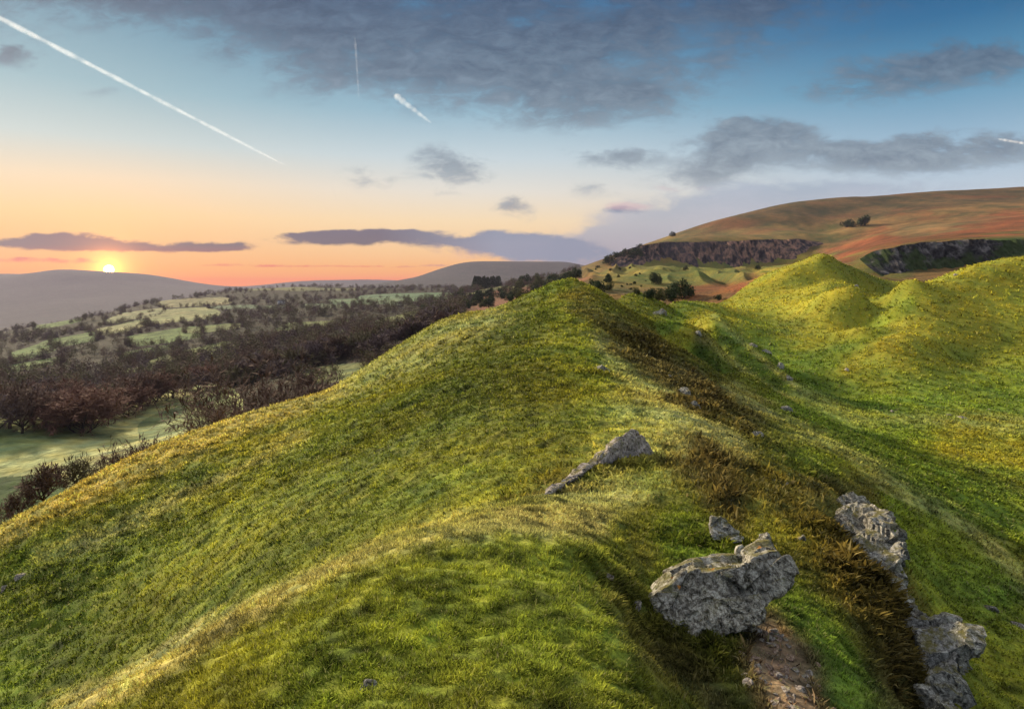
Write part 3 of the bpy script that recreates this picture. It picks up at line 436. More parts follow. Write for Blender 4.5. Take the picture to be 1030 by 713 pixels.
o=cliff('cliff',[614,625,640,655,675,700,722,746,763,787,805,832],[262,255,250,247,244,245,244,244,242,242,242,244],[264,265,267,268,270,270,272,271,270,262,257,249],588,612,700,46,M['cliff'],4.5,13,1); tag(o,'long dark and rust coloured quarry cliff under the moor','cliff')
o=cliff('cliff',[880,892,903,925,950,980,1005,1035,1090],[264,258,254,250,247,245,244,245,246],[270,276,282,287,287,280,275,270,268],186,203,420,40,M['quarry'],3.,5,3); tag(o,'low dark mossy rock face behind the right hand mound','cliff')
# ---------------------------------------------------------------- trees
def frame(d):
    a=d.cross(Vector((0,0,1))); a=a.normalized() if a.length>.01 else Vector((1,0,0)); return a,d.cross(a).normalized()
def make_tree(name,seed,H,spread,nl,kids,twigs,tw,stem,mats,leaf=0,leafsize=.2,up=.35,trunkfrac=.22,tl=(.45,.95)):
    R=random.Random(seed); tv=[];tf=[];cv=[];cf=[]
    def tube(vs,fs,pts,rad,k=5):
        b=len(vs)
        for i,p in enumerate(pts):
            d=(pts[min(i+1,len(pts)-1)]-pts[max(i-1,0)]).normalized(); a,c=frame(d)
            for j in range(k): an=2*math.pi*j/k; vs.append(p+(a*math.cos(an)+c*math.sin(an))*rad[i])
        for i in range(len(pts)-1):
            for j in range(k): fs.append((b+i*k+j,b+i*k+(j+1)%k,b+(i+1)*k+(j+1)%k,b+(i+1)*k+j))
    def grow(p,d,L,r,lv):
        n=5 if lv<2 else 3; pts=[p]; dd=d.copy()
        for i in range(n):
            dd=(dd+Vector((R.gauss(0,.17),R.gauss(0,.17),R.gauss(0,.12)+up*.22*(lv<3)))).normalized(); pts.append(pts[-1]+dd*L/n)
        if lv<=1: tube(tv,tf,pts,[r*(1-.62*i/n) for i in range(n+1)],6 if lv==0 else 5)
        else: tube(cv,cf,pts,[max(r*(1-.7*i/n),tw*.5) for i in range(n+1)],3)
        if lv>=nl:
            for _ in range(twigs):
                q=pts[R.randint(1,n)]; td=(dd+Vector((R.gauss(0,.6),R.gauss(0,.6),R.gauss(0,.5)))).normalized(); l=L*R.uniform(*tl); a,c=frame(td); m1=q+td*l*.5+a*R.gauss(0,.08)*l; e=q+td*l+a*R.gauss(0,.15)*l
                b=len(cv); cv.extend([q-a*tw*.5,q+a*tw*.5,m1+c*tw*.3,e]); cf.extend([(b,b+1,b+2,b+2),(b+2,b+1,b+3,b+3)])
                for _l in range(leaf):
                    f0=q.lerp(e,R.random())+Vector((R.gauss(0,1),R.gauss(0,1),R.gauss(0,1)))*leafsize*.8; a2=Vector((R.gauss(0,1),R.gauss(0,1),R.gauss(0,1))).normalized(); b2=a2.cross(td).normalized(); s_=leafsize*R.uniform(.5,1.2); b=len(cv); cv.extend([f0,f0+a2*s_,f0+(a2+b2)*s_*.7,f0+b2*s_*.8]); cf.append((b,b+1,b+2,b+3))
            return
        kk=kids[lv]
        for i in range(kk):
            f=(.35+.65*(i+.5)/kk) if lv else 1; j=min(n,max(1,round(f*n))); q=pts[j]
            if lv==0: an=2*math.pi*(i+R.uniform(-.3,.3))/kk; el=R.uniform(.25,1.25); nd=Vector((math.cos(an)*math.cos(el)*spread,math.sin(an)*math.cos(el)*spread,math.sin(el))).normalized(); nL=H*(1-trunkfrac)*.5*(R.uniform(.8,1.1)); q=pts[R.randint(max(1,n-2),n)]
            else: a,c=frame(dd); an=R.uniform(0,6.28); nd=(dd*.75+(a*math.cos(an)+c*math.sin(an))*R.uniform(.5,1.)).normalized(); nL=L*R.uniform(.55,.75)
            grow(q,nd,nL,r*(.5 if lv==0 else .55),lv+1)
    if stem==1: grow(Vector((0,0,-.04*H)),Vector((R.gauss(0,.08),R.gauss(0,.08),1)).normalized(),H*trunkfrac,H*.028,0)
    else:
        for s_ in range(stem):
            an=6.28*s_/stem+R.uniform(-.3,.3); grow(Vector((math.cos(an)*.03*H,math.sin(an)*.03*H,-.04*H)),Vector((math.cos(an)*spread*.9,math.sin(an)*spread*.9,1)).normalized(),H*trunkfrac,H*.016,0)
    hmax=max(v.z for v in cv); k=H/hmax
    root=empty(name,(0,0,0))
    def mk(nm,vs,fs,mat):
        me=D.meshes.new(nm); me.from_pydata([v*k for v in vs],[],[f if len(set(f))==4 else f[:3] for f in fs]); me.materials.append(mat); o=D.objects.new(nm,me); COL.objects.link(o); o.parent=root; return o
    if tv: mk('trunk',tv,tf,M['bark'])
    mk('crown',cv,cf,M[mats]); return root
def bush_mesh(seed,n,w_,h_,leaf,mat,name):
    """rounded shrub of many small leaf faces in clumps"""
    g=np.random.default_rng(seed); k=9; cc=g.normal(0,.32,(k,3)); cc[:,2]=np.abs(cc[:,2])+.3; cr=g.uniform(.25,.5,k); i=g.integers(0,k,n); d=g.normal(size=(n,3)); d/=np.linalg.norm(d,axis=1)[:,None]
    p=cc[i]+d*(cr[i]*g.uniform(.55,1.05,n))[:,None]; p[:,2]=np.maximum(p[:,2],.02); p*=np.array([w_,w_,h_])
    a=g.normal(size=(n,3)); a/=np.linalg.norm(a,axis=1)[:,None]; b=np.cross(a,d); b/=np.linalg.norm(b,axis=1)[:,None]+1e-6; s_=leaf*g.uniform(.5,1.3,n)[:,None]
    V=np.stack([p,p+a*s_,p+b*s_],1).reshape(-1,3); return V,np.arange(n*3).reshape(n,3)
def place(proto,first,x,y,sc,rz,label,cat,group,dz=0,sq=1.):
    o=proto if first else copy_tree(proto); o.location=(x,y,gz(x,y)+dz); o.scale=(sc*sq,sc*sq,sc); o.rotation_euler.z=rz; tag(o,label,cat)
    if group: o['group']=group
    elif 'group' in o: del o['group']
    return o
g=np.random.default_rng(77)
# the big spreading tree below the left shoulder
bt=make_tree('bare_tree',4,13.5,1.7,4,[6,5,4,4],9,.026,4,'twig',up=.25,trunkfrac=.3,tl=(.35,.8))
x_,y_=(270-515)/F*74,74; bt.location=(x_,y_,-20.2); bt.rotation_euler.z=.5; tag(bt,'largest bare spreading tree just behind the left shoulder of the ridge','tree')
ht=[make_tree('hawthorn_tree',11,3.,1.1,3,[6,6,5],12,.022,1,'twig',trunkfrac=.42),make_tree('hawthorn_tree',12,3.,1.2,3,[7,6,5],14,.024,1,'twig',trunkfrac=.4),make_tree('hawthorn_tree',15,3.,1.1,3,[6,6,5],10,.02,1,'twig2',trunkfrac=.42)]
def at_px(proto,u,vt,vb,Y,label,cat,group=None,sq=1.,H0=3.):
    x=(u-515)/F*Y; zt=(HV-vt)/F*Y; zg=gz(x,Y); zb=(HV-vb)/F*Y; zb=min(zb,zg+.0*Y) if abs(zb-zg)>.02*Y else zb
    proto.location=(x,Y,min(zg,zb)); s_=(zt-min(zg,zb))/H0; proto.scale=(s_*sq,s_*sq,s_); tag(proto,label,cat,group); return proto
at_px(ht[0],22,486,524,26.5,'leftmost of three small bare hawthorns behind the left hillside edge','tree')
at_px(ht[1],50,461,508,27.5,'dense dark hawthorn, middle of the three behind the left hillside edge','tree')
at_px(ht[2],79,450,492,28.5,'olive tinged open hawthorn, right of the three behind the left hillside edge','tree')
lt=make_tree('hawthorn_tree',16,3.,1.3,3,[5,5,4],5,.014,1,'twig',trunkfrac=.25); at_px(lt,-2,497,540,25.5,'small bare hawthorn cut by the left edge of the picture','tree')
for i,(u,vt,vb,lb) in enumerate([(120,446,474,'low bare thorn bush, left one on the skyline of the left hillside'),(142,436,458,'low bare thorn bush, middle one on the skyline of the left hillside'),(160,434,450,'low bare thorn bush, right one on the skyline of the left hillside'),(220,402,425,'low bare scrub at the foot of the largest spreading tree')]):
    b=make_tree('thorn_bush',30+i,3.,2.2,3,[5,4,5],6,.016,5,'twig',trunkfrac=.3,up=.1); at_px(b,u,vt,vb,float(np.interp(u,[120,220],[29.5,34])),lb,'bush')
# tree line between the near field and the valley
pr=[make_tree('bare_tree',40+i,10,1.1+.25*(i%2),3,[6,6,6],22,.03,[1,4,1,3,1][i],['twig','twigr','twigp','twig','twig2'][i],trunkfrac=.26,up=.5,tl=(.25,.6)) for i in range(5)]
ROW=[(-14,148),(-2,138),(10,142),(22,137),(34,144),(46,141),(57,150),(70,140),(82,143),(95,141),(107,150),(119,153),(130,150),(141,158),(152,162),(163,165),(174,168),(186,172),(198,176),(209,180),(221,182),(8,158),(64,163),(102,166),(146,178),(188,190),(300,186),(312,190),(325,187),(340,188),(352,194),(366,190),(380,200),(290,200),(330,205),(395,205),(235,186),(250,190),(410,215),(275,195)]
used=set()
for i,(u,Y_) in enumerate(ROW):
    k=[1,0,3,2,4][int(g.integers(0,5))] if not 60<u<100 else 1
    place(pr[k],k not in used,(u-515)/F*(Y_-np.interp(u,[0,90,170,240],[18,2,-8,-12])),Y_-np.interp(u,[0,90,170,240],[18,2,-8,-12]),g.uniform(.8,1.1)*(.95 if u<210 else .75),g.uniform(0,6.3),['brown bare tree in the wood edge beyond the near field','reddish brown bare tree in the wood edge beyond the near field','purplish bare tree in the wood edge beyond the near field','many stemmed brown tree in the wood edge beyond the near field','olive tinted bare tree in the wood edge beyond the near field'][k],'tree','bare trees in the wood edge beyond the near field',0,1.15); used.add(k)
place(pr[1],1 not in used,(82-515)/F*128,128,1.1,2.,'large round reddish brown bare tree in front of the wood edge','tree',None,0,1.35); used.add(1)
for k in range(5):
    if k not in used: place(pr[k],True,(60-515)/F*155,155,1,0,'bare tree in the wood edge beyond the near field','tree','bare trees in the wood edge beyond the near field')
# valley woodland: the 200-odd largest are trees of their own, the rest one mass
small=[make_tree('bare_tree',60+i,9,1.2,2,[6,6],22,.16,1,['twig','twigp','twig2','twigp'][i],trunkfrac=.28) for i in range(4)]
cand=[]
def px(x,y,z): return 515+F*x/y, HV-F*z/y
N_=8500; th_=g.uniform(math.atan((-30-515)/F),math.atan((590-515)/F),N_); rr=np.exp(g.uniform(math.log(165),math.log(2200),N_)); X_=rr*np.sin(th_); Y_=rr*np.cos(th_); Z_=ground(X_,Y_,False); u_=515+F*X_/Y_; v_=HV-F*Z_/Y_
rg=region(X_,Y_); f_=isfield(u_+noise(X_/60,Y_/60,21)*8,v_+noise(X_/60,Y_/60,23)*2); dens=noise(X_/90,Y_/90,71)+noise(X_/30,Y_/30,72)*.4
ok=(rg==3)&(f_<0)&(dens+g.normal(0,.12,N_)>-.2)&~((u_>400)&(v_>300)&(rr<190)); idx_=np.nonzero(ok)[0]; idx_=idx_[np.argsort(rr[idx_])]
# hedges round the fields
hx=[]
for a,b,ra,rb,ang,c_ in FIELDS[4:]:
    an=math.radians(ang)
    for k in range(int(ra*1.5)):
        ph=g.uniform(0,6.28); cu=math.copysign(abs(math.cos(ph))**.5,math.cos(ph))*ra*1.03; sv=math.copysign(abs(math.sin(ph))**.5,math.sin(ph))*rb*1.1; hx.append((a+cu*math.cos(an)-sv*math.sin(an),b+cu*math.sin(an)+sv*math.cos(an)))
n=0; rest=[]
for i in idx_:
    s_=g.uniform(.6,1.1)*float(np.interp(rr[i],[170,260,400,1500],[.8,.62,.55,.75]))
    if n<250:
        k=int(g.integers(0,4)); place(small[k],n<4 and False,X_[i],Y_[i],s_,g.uniform(0,6.3),'bare winter tree in the valley woodland','tree','bare trees in the valley woodland',-.2,1.25); n+=1
    else: rest.append((X_[i],Y_[i],Z_[i],s_))
for u,v in hx:
    p=hit(u,v,150)
    if p.y<2200: rest.append((p.x,p.y,p.z,g.uniform(.18,.5)))
for q in small:
    for ch in list(q.children): D.objects.remove(ch,do_unlink=False) if False else None
def cluster(protoV,protoF,pts):
    V=[];Fc=[];o_=0
    for x,y,z,s_ in pts:
        a=g.uniform(0,6.28); ca_,sa=math.cos(a),math.sin(a); v=protoV@np.array([[ca_,sa,0],[-sa,ca_,0],[0,0,1]]); v=v*np.array([s_*1.25,s_*1.25,s_])+np.array([x,y,z-.3]); V.append(v); Fc.append(protoF+o_); o_+=len(v)
    return np.vstack(V),np.vstack(Fc)
for k,mt in enumerate(('twigp','twig','twig2')):
    V,Fc=bush_mesh(300+k,330,5.2,8.5,.62,None,''); cv,cf=cluster(V,Fc,rest[k::3]); o=npmesh('woodland',cv,cf,M[mt],smooth=False); tag(o,['purplish','brown','olive brown'][k]+' bare woodland and hedges far down the valley','woodland',kind='stuff')
for q in small:
    for ch in list(q.children): D.objects.remove(ch)
    D.objects.remove(q)
# evergreen scrub, gorse and bushes
def bush(name,seed,mat,n=1500,leaf=.16):
    r_=empty(name,(0,0,0)); V,Fc=bush_mesh(seed,n,1.3,1.5,leaf,None,''); npmesh('foliage',V,Fc,M[mat],r_,smooth=False)
    V2=[];F2=[]
    for j in range(4):
        a=j*1.6; b=len(V2); V2+=[(-.03,0,-.1),(.03,0,-.1),(0,.04,-.1),(math.cos(a)*.5,math.sin(a)*.5,1.)]; F2+=[(b,b+1,b+3),(b+1,b+2,b+3),(b+2,b,b+3)]
    npmesh('stem',V2,F2,M['bark'],r_); return r_
bp=[bush('bush',400,'leafd'),bush('bush',401,'leafo'),bush('bush',402,'leafd')]; ub=set()
def putbush(u,v,hpx,k,label,group=None,y0=60,Yf=None,sq=1.):
    p=hit(u,v,y0) if Yf is None else Vector(((u-515)/F*Yf,Yf,0)); o=place(bp[k],k not in ub,p.x,p.y,hpx/F*p.y/1.45,g.uniform(0,6),label,'bush',group,-.1,sq); ub.add(k)
for u,v,h_,k,lb in [(652,300,9,0,'dark bush, leftmost of the clump in the hollow below the cliff'),(663,303,11,1,'olive bush, second in the clump in the hollow below the cliff'),(673,303,13,0,'dark tall bush, third in the clump in the hollow below the cliff'),(683,300,15,2,'tallest dark bush of the clump in the hollow below the cliff'),(691,298,10,1,'olive bush, rightmost of the clump in the hollow below the cliff'),
  (660,286,10,0,'lone dark bush above the clump in the hollow'),(597,293,9,2,'left of two low dark bushes right behind the summit'),(603,294,10,0,'right of two low dark bushes right behind the summit'),(613,292,7,1,'small bush on the far green slope behind the summit'),(612,284,7,2,'small dark bush among the grassy spoil heaps'),(640,296,6,1,'small olive bush left of the clump in the hollow'),(722,302,5,0,'tiny dark bush on the red bracken slope'),
  (851,229,7,0,'left dark bush of the pair on the open moor'),(857,229,5,2,'middle low bush between the pair on the open moor'),(867,228,9,0,'right and taller dark bush on the open moor'),(643,250,4,0,'small tree on top of the cliff at its left end'),(677,238,4,2,'tiny tree on the moor skyline above the cliff'),
  (622,262,7,0,'dark trees at the left end of the cliff'),(631,262,9,2,'dark trees hiding the left part of the cliff'),(640,263,11,0,'dark tree in front of the left part of the cliff'),(612,266,8,2,'low dark tree below the left end of the cliff'),(690,272,4,1,'pale scrub at the cliff foot, left'),(762,272,4,2,'dark scrub at the right end of the cliff foot')]: putbush(u,v,h_,k,lb,None,60)
n=0
while n<75:
    tt=g.random(); u=430+tt*145+g.normal(0,8); v=np.interp(u,[430,480,520,560,590],[318,303,296,287,281])+g.uniform(-9,9)*(1 if u<540 else .4)
    p=hit(u,v,90)
    if p.y<100 or p.y>900: continue
    putbush(u,v,g.uniform(3.5,8.5),int(g.integers(0,3)),'dark scrub bush on the russet slope behind the ridge','scrub bushes on the russet slope',90); n+=1
n=0
while n<26:
    u=g.uniform(588,650); v=g.uniform(268,292); p=hit(u,v,100); n+=1; putbush(u,v,g.uniform(1.2,2.8),int(g.integers(0,3)),'small scrub bush on the grassy spoil heaps','scrub bushes on the spoil heaps',100)
# conifer block on the skyline
cp_=empty('conifer_tree',(0,0,0)); V,Fc=bush_mesh(501,700,1.4,1.,.5,None,''); g2=np.random.default_rng(9); n_=900; hh=g2.uniform(.12,1,n_); an=g2.uniform(0,6.28,n_); rr_=(1-hh)*.32*g2.uniform(.5,1.1,n_)+.02; P_=np.stack([np.cos(an)*rr_,np.sin(an)*rr_,hh],1)*12; a_=g2.normal(size=(n_,3)); b_=g2.normal(size=(n_,3)); V=np.stack([P_,P_+a_*.35,P_+b_*.35],1).reshape(-1,3)
npmesh('crown',V,np.arange(n_*3).reshape(-1,3),M['leafd'],cp_,smooth=False); npmesh('trunk',[(.15,0,-1),(-.1,.12,-1),(-.1,-.12,-1),(0,0,11)],[(0,1,3),(1,2,3),(2,0,3)],M['bark'],cp_)
for i in range(26):
    u=477+ (i%13)*2.1+g.uniform(-.8,.8); Y_=640+(i//13)*8; x_=(u-515)/F*Y_; z_=gz(x_,Y_); s_=min(1.3,((HV-278)/F*Y_+.0-z_)/12)*g.uniform(.92,1.04); place(cp_,i==0,x_,Y_,max(s_,.7),g.uniform(0,6),'dark conifer in the small square plantation on the skyline','tree','conifers of the small plantation')
# white farmhouse far down the valley
p=hit(283,306,300); fh=empty('farmhouse',p); fh.rotation_euler.z=.35; fh.scale=(.6,.6,.6); tag(fh,'tiny white farmhouse among the trees far down the valley','farmhouse')
def boxm(name,x0,x1,y0,y1,z0,z1,mat,par): return npmesh(name,[(x,y,z) for z in (z0,z1) for x,y in ((x0,y0),(x1,y0),(x1,y1),(x0,y1))],[(3,2,1,0),(4,5,6,7),(0,1,5,4),(1,2,6,5),(2,3,7,6),(3,0,4,7)],M[mat],par,smooth=False)
wl=boxm('wall',-6,6,-3,3,-1,4.6,'white',fh); npmesh('roof',[(-6.3,-3.3,4.5),(6.3,-3.3,4.5),(6.3,3.3,4.5),(-6.3,3.3,4.5),(-6.3,0,7),(6.3,0,7)],[(0,1,5,4),(2,3,4,5)],M['slate'],fh,smooth=False)
boxm('chimney',4.8,5.8,-.4,.4,6.2,8,'white',fh)
for a_ in (-4,-1,2.2): boxm('window',a_,a_+1.1,-3.06,-2.98,2.6,3.8,'glass',fh)
boxm('door',4,5,-3.07,-2.98,-.2,2,'wood',fh)
# ---------------------------------------------------------------- contrails
cm=D.materials.new('contrail_ice'); cm.use_nodes=True; t=NT(cm.node_tree); b=t.nt.nodes['Principled BSDF']; t.nt.nodes.remove(b)
lw=t.n('ShaderNodeLayerWeight'); lw.inputs[0].default_value=.5; p_=t.n('ShaderNodeTexCoord').outputs['Object']; nz=t.noise(p_,.0016,3,.5); al=t.m('MULTIPLY',t.m('POWER',t.m('SUBTRACT',1,lw.outputs['Facing']),1.6),t.mr(nz,.35,.6,.25,1.)); al=t.m('MULTIPLY',al,.36)
tr=t.n('ShaderNodeBsdfTranslucent'); tr.inputs[0].default_value=(.98,.97,.96,1); df=t.n('ShaderNodeBsdfDiffuse'); df.inputs[0].default_value=(.98,.97,.96,1); ad=t.n('ShaderNodeAddShader'); t.nt.links.new(tr.outputs[0],ad.inputs[0]); t.nt.links.new(df.outputs[0],ad.inputs[1]); ts=t.n('ShaderNodeBsdfTransparent'); mx=t.n('ShaderNodeMixShader'); t.put(mx.inputs[0],al); t.nt.links.new(ts.outputs[0],mx.inputs[1]); t.nt.links.new(ad.outputs[0],mx.inputs[2]); t.nt.links.new(mx.outputs[0],t.nt.nodes['Material Output'].inputs[0])
def contrail(a,b,wa,wb,alt,label,seed=0,wob=0.):
    pts=[]; n=60
    for i in range(n+1):
        s_=i/n; u=a[0]+(b[0]-a[0])*s_; v=a[1]+(b[1]-a[1])*s_; d=Vector(((u-515)/F,1,(HV-v)/F)); p=d*(alt/d.z); w_=(wa+(wb-wa)*s_)/F*p.y*.5*(1+.12*math.sin(i*.7+seed))*min(1,.25+6*min(s_+.02,1-s_+.02)); pts.append((p,w_))
    c0=pts[0][0]; V=[];Fc=[]; k=10
    for i,(p,w_) in enumerate(pts):
        d=(pts[min(i+1,n)][0]-pts[max(i-1,0)][0]).normalized(); s1=d.cross(p.normalized()).normalized(); s2=d.cross(s1)
        for j in range(k): an=2*math.pi*j/k; V.append(tuple(p-c0+s1*math.cos(an)*w_+s2*math.sin(an)*w_+s1*wob*w_*math.sin(i*.25)))
    for i in range(n):
        for j in range(k): Fc.append((i*k+j,i*k+(j+1)%k,(i+1)*k+(j+1)%k,(i+1)*k+j))
    o=npmesh('contrail',V,Fc,cm); o.location=c0; tag(o,label,'contrail')
contrail((-40,-2),(286,166),7,3.5,8000,'longest white contrail slanting down from the upper left corner')
contrail((357,38),(361,100),3.2,1.5,8000,'short upright contrail between the grey clouds',2)
contrail((396,95),(434,124),8,3,7000,'short broad fuzzy contrail right of the upright one',4,.0)
contrail((334,187),(340,206),2.6,1.2,6000,'tiny faint contrail low above the distant hills',5)
contrail((1004,140),(1040,146),3,3,8000,'faint contrail at the right edge of the sky',6)
# ---------------------------------------------------------------- sky
def sdir(u,v): return Vector(((u-515)/F,1,(HV-v)/F)).normalized()
w=D.worlds.new('World'); SC.world=w; w.use_nodes=True; t=NT(w.node_tree); bg=t.nt.nodes['Background']
SUN_AZ=math.radians(-42); SUN_EL=math.radians(SUNEL)
tc=t.n('ShaderNodeTexCoord').outputs['Generated']; sp=t.n('ShaderNodeSeparateXYZ'); t.put(sp.inputs[0],tc); x,y,z=sp.outputs
hyp=t.m('SQRT',t.m('ADD',t.m('MULTIPLY',x,x),t.m('MULTIPLY',y,y))); hyp=t.m('MAXIMUM',hyp,.02)
e=t.m('DIVIDE',z,hyp)                      # tangent of elevation
az=t.m('ARCTAN2',x,y)
U=t.m('ADD',515,t.m('MULTIPLY',F,t.m('TANGENT',t.m('MAXIMUM',t.m('MINIMUM',az,1.3),-1.3))))
ca=t.m('MAXIMUM',t.m('COSINE',az),.25)
Vv=t.m('SUBTRACT',HV,t.m('MULTIPLY',F,t.m('DIVIDE',e,ca)))
cb=t.n('ShaderNodeCombineXYZ'); t.put(cb.inputs[0],t.m('DIVIDE',U,100)); t.put(cb.inputs[1],t.m('DIVIDE',Vv,45)); nv=cb.outputs[0]
E=[0,.016,.045,.085,.13,.18,.25,.33,.42,.6,1.]
def rmp(cols,f): return t.ramp(f,[(math.sqrt(p)*.95,lin(*c)) for p,c in zip(E,cols)])
ef=t.m('MULTIPLY',t.m('SQRT',t.m('MAXIMUM',e,0)),.95)
left=rmp([(255,132,40),(255,166,44),(255,186,84),(252,208,140),(240,216,180),(196,208,204),(146,180,190),(108,152,172),(84,134,164),(90,130,160),(150,165,180)],ef)
midc=rmp([(250,138,84),(255,176,80),(255,205,130),(250,220,170),(228,222,208),(196,211,216),(142,180,198),(98,144,172),(56,108,148),(90,130,160),(150,165,180)],ef)
right=rmp([(205,170,180),(222,195,190),(224,212,214),(205,212,220),(180,200,215),(148,182,204),(88,148,180),(36,106,150),(6,70,122),(70,120,155),(150,165,180)],ef)
back=rmp([(150,160,185),(160,170,195),(170,180,205),(175,188,212),(175,192,215),(170,188,212),(160,182,208),(150,175,204),(142,168,198),(140,162,190),(150,165,180)],ef)
c=t.mix(t.mr(U,80,520,smooth=True),left,midc); c=t.mix(t.mr(U,480,980,smooth=True),c,right)
c=t.mix(t.mr(t.m('ABSOLUTE',az),.9,2.0,smooth=True),c,back)
# clouds, each a patch of the dome with its own ragged edge
n1=t.noise(nv,1.1,9,.6,.3); cb2=t.n('ShaderNodeVectorMath',operation='ADD'); t.put(cb2.inputs[0],nv); cb2.inputs[1].default_value=(7.3,2.1,4.4); n2=t.noise(cb2.outputs[0],.55,8,.6,.2); n3=t.noise(nv,3.5,8,.65,.4)
Uw=t.m('ADD',U,t.m('MULTIPLY',t.m('SUBTRACT',n2,.5),110)); Vw=t.m('ADD',Vv,t.m('MULTIPLY',t.m('SUBTRACT',n1,.5),46))
Uw2=t.m('ADD',U,t.m('MULTIPLY',t.m('SUBTRACT',n2,.5),40)); Vw2=t.m('ADD',Vv,t.m('MULTIPLY',t.m('SUBTRACT',n1,.5),12))
def blobs(lst,Ua,Va):
    acc=None
    for u,v,ru,rv,k in lst:
        a=t.m('DIVIDE',t.m('SUBTRACT',Ua,u),ru); b=t.m('DIVIDE',t.m('SUBTRACT',Va,v),rv)
        g=t.m('MULTIPLY',t.m('EXPONENT',t.m('MULTIPLY',t.m('ADD',t.m('MULTIPLY',a,a),t.m('MULTIPLY',b,b)),-1)),k); acc=g if acc is None else t.m('ADD',acc,g)
    return acc
big=blobs([(230,-2,170,34,1.15),(330,30,120,42,.9),(420,70,130,36,.85),(560,50,150,58,1.),(640,90,90,36,.6),(740,10,180,40,.7),(540,118,70,16,.5),(500,-60,500,50,.7),(20,-15,120,22,.7),(-200,20,200,40,.8),(1300,60,220,70,.7)],Uw,Vw)
sm=blobs([(455,172,42,22,1.),(365,182,30,13,.55),(525,212,22,10,.7),(618,159,36,13,.95),(712,140,44,26,.95),(725,165,34,22,.9),(690,180,40,14,.5),(790,140,40,16,.7),(860,160,110,17,.95),(930,155,70,18,.8),(1010,150,40,14,.7),(930,78,95,20,1.),(1010,55,60,18,.9),(850,95,60,12,.6),(8,58,28,14,.9),(100,95,35,8,.35),(600,195,50,10,.4),(560,150,60,8,.3)],Uw,Vw)
low=blobs([(40,243,75,7,1.3),(140,248,80,5.5,1.2),(215,250,40,4,.9),(345,240,62,6.5,1.3),(390,236,45,4,.9),(300,236,30,3,.6),(60,262,110,3.5,.6),(340,267,190,1.8,.7),(480,243,50,4,.6),(520,246,75,11,1.3),(560,254,60,12,1.),(640,212,40,5,.5)],Uw2,Vw2)
bank=blobs([(600,258,60,22,1.2),(700,228,90,28,1.3),(780,205,80,20,.9),(880,190,120,12,.7),(660,246,80,18,1.2)],Uw2,Vw2)
det=t.m('ADD',t.m('MULTIPLY',t.m('SUBTRACT',n1,.5),1.5),t.m('MULTIPLY',t.m('SUBTRACT',n3,.5),1.1))
def alpha(m_,lo,hi,mx,dk=1.): return t.m('MULTIPLY',t.mr(t.m('ADD',m_,t.m('MULTIPLY',t.m('MULTIPLY',det,t.m('MINIMUM',t.m('MULTIPLY',m_,2),1)),dk)),lo,hi,smooth=True),mx)
vr=t.mr(Vv,0,280)
cc_top=t.ramp(vr,[(0,lin(62,84,110)),(.3,lin(98,116,134)),(.62,lin(126,142,154)),(1,lin(140,140,150))])
cc_top=t.mix(t.mr(n3,.35,.7),t.mix(1,cc_top,(.68,.7,.74),'MULTIPLY'),t.mix(1,cc_top,(1.5,1.42,1.32),'MULTIPLY'))
c=t.mix(alpha(big,.15,1.3,.9,2.0),c,cc_top); c=t.mix(alpha(sm,.18,1.15,.85,1.7),c,cc_top)
bk=t.ramp(t.mr(Vv,185,265),[(0,lin(160,176,192)),(.5,lin(168,174,186)),(1,lin(132,140,162))]); bk=t.mix(t.mr(n1,.42,.62),bk,t.mix(1,bk,(1.18,1.1,1.08),'MULTIPLY')); c=t.mix(alpha(bank,.2,.9,.85,.8),c,bk)
lc=t.ramp(t.mr(Vv,228,272),[(0,lin(76,72,98)),(.4,lin(20,8,40)),(.55,lin(96,14,30)),(.75,lin(236,84,50)),(1,lin(235,80,50))]); lc=t.mix(t.mr(U,380,500),lc,lin(122,136,158)); c=t.mix(alpha(low,.25,.85,.98,1.3),c,lc)
pink=blobs([(640,208,34,5,1.),(690,190,40,6,.6),(470,258,40,8,.5),(455,250,25,5,.4)],Uw2,Vw2); c=t.mix(alpha(pink,.3,1.1,.4,1.2),c,lin(232,180,176))
# glow and disc of the sun
sd=sdir(109.5,271.3); dp=t.n('ShaderNodeVectorMath',operation='DOT_PRODUCT'); nrm=t.n('ShaderNodeVectorMath',operation='NORMALIZE'); t.put(nrm.inputs[0],tc); t.nt.links.new(nrm.outputs[0],dp.inputs[0]); dp.inputs[1].default_value=sd
an=t.m('ARCCOSINE',t.m('MINIMUM',dp.outputs['Value'],.9999999))
def glow(s_,k,col): return t.mix(1,t.m('MULTIPLY',t.m('EXPONENT',t.m('MULTIPLY',an,-1/s_)),k),col,'MULTIPLY')
c=t.mix(1,c,glow(.011,6.,(1,.36,.06)),'ADD'); c=t.mix(1,c,glow(.05,.42,(1,.26,.04)),'ADD'); c=t.mix(1,c,t.mix(1,t.mr(an,.0065,.0035),(60,34,8),'MULTIPLY'),'ADD')
ns=t.n('ShaderNodeTexSky',sky_type='NISHITA'); ns.sun_disc=False; ns.sun_elevation=SUN_EL; ns.sun_rotation=SUN_AZ; 
hs=t.n('ShaderNodeHueSaturation'); 
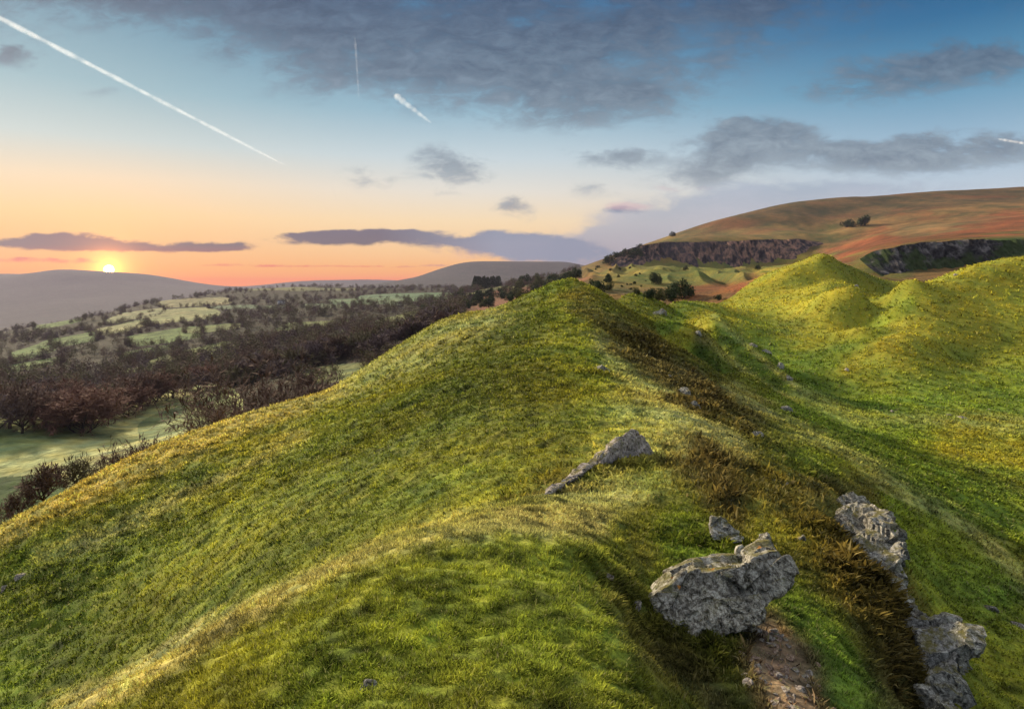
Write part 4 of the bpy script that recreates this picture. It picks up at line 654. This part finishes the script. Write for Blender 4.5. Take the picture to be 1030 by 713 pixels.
# overhead sky brightened out of view, added as fill light for the ground
c=t.mix(t.mr(e,.55,1.6,smooth=True),c,ZEN)
c=t.mix(t.mr(e,-.02,-.2),c,lin(90,95,85))
c=t.mix(1,c,(SKYK,SKYK,SKYK),'MULTIPLY')
t.put(bg.inputs[0],c); bg.inputs[1].default_value=1.0
b2=t.n('ShaderNodeBackground'); t.put(b2.inputs[0],ns.outputs[0]); b2.inputs[1].default_value=NISHK; ad=t.n('ShaderNodeAddShader'); t.nt.links.new(bg.outputs[0],ad.inputs[0]); t.nt.links.new(b2.outputs[0],ad.inputs[1])
if NISH: t.nt.links.new(ad.outputs[0],t.nt.nodes['World Output'].inputs[0])
w.cycles.sampling_method='MANUAL'; w.cycles.sample_map_resolution=1024
# sun lamp
s=D.lights.new('sun','SUN'); s.energy=SUNE; s.angle=math.radians(SUNANG); s.color=SUNC
so=D.objects.new('sun',s); so.rotation_euler=Vector((math.sin(SUN_AZ)*math.cos(SUN_EL),math.cos(SUN_AZ)*math.cos(SUN_EL),math.sin(SUN_EL))).to_track_quat('Z','Y').to_euler(); COL.objects.link(so)
# camera
c=D.cameras.new('camera'); c.sensor_width=36; c.lens=F/1030*36; c.shift_y=-76.5/1030; c.clip_end=200000; c.clip_start=.05
co=D.objects.new('camera',c); co.rotation_euler=(math.pi/2,0,0); COL.objects.link(co); SC.camera=co
SC.view_settings.view_transform='Standard'; SC.view_settings.look='None'; SC.view_settings.gamma=1; SC.view_settings.exposure=EXPO
# haze
hm=D.materials.new('haze'); hm.use_nodes=True; t=NT(hm.node_tree); t.nt.nodes.remove(t.nt.nodes['Principled BSDF']); pv=t.n('ShaderNodeVolumePrincipled'); pv.inputs['Density'].default_value=HAZE; pv.inputs['Color'].default_value=(*HAZEC,1); pv.inputs['Anisotropy'].default_value=.2
t.nt.links.new(pv.outputs[0],t.nt.nodes['Material Output'].inputs['Volume'])
bx=[(x,y,z) for z in (HZ0,HZ1) for x,y in ((-4950,-4950),(4950,-4950),(4950,4950),(-4950,4950))]
tag(npmesh('haze',bx,[(3,2,1,0),(4,5,6,7),(0,1,5,4),(1,2,6,5),(2,3,7,6),(3,0,4,7)],hm,smooth=False),'thin even morning haze filling the valley and the distance','haze',kind='stuff')
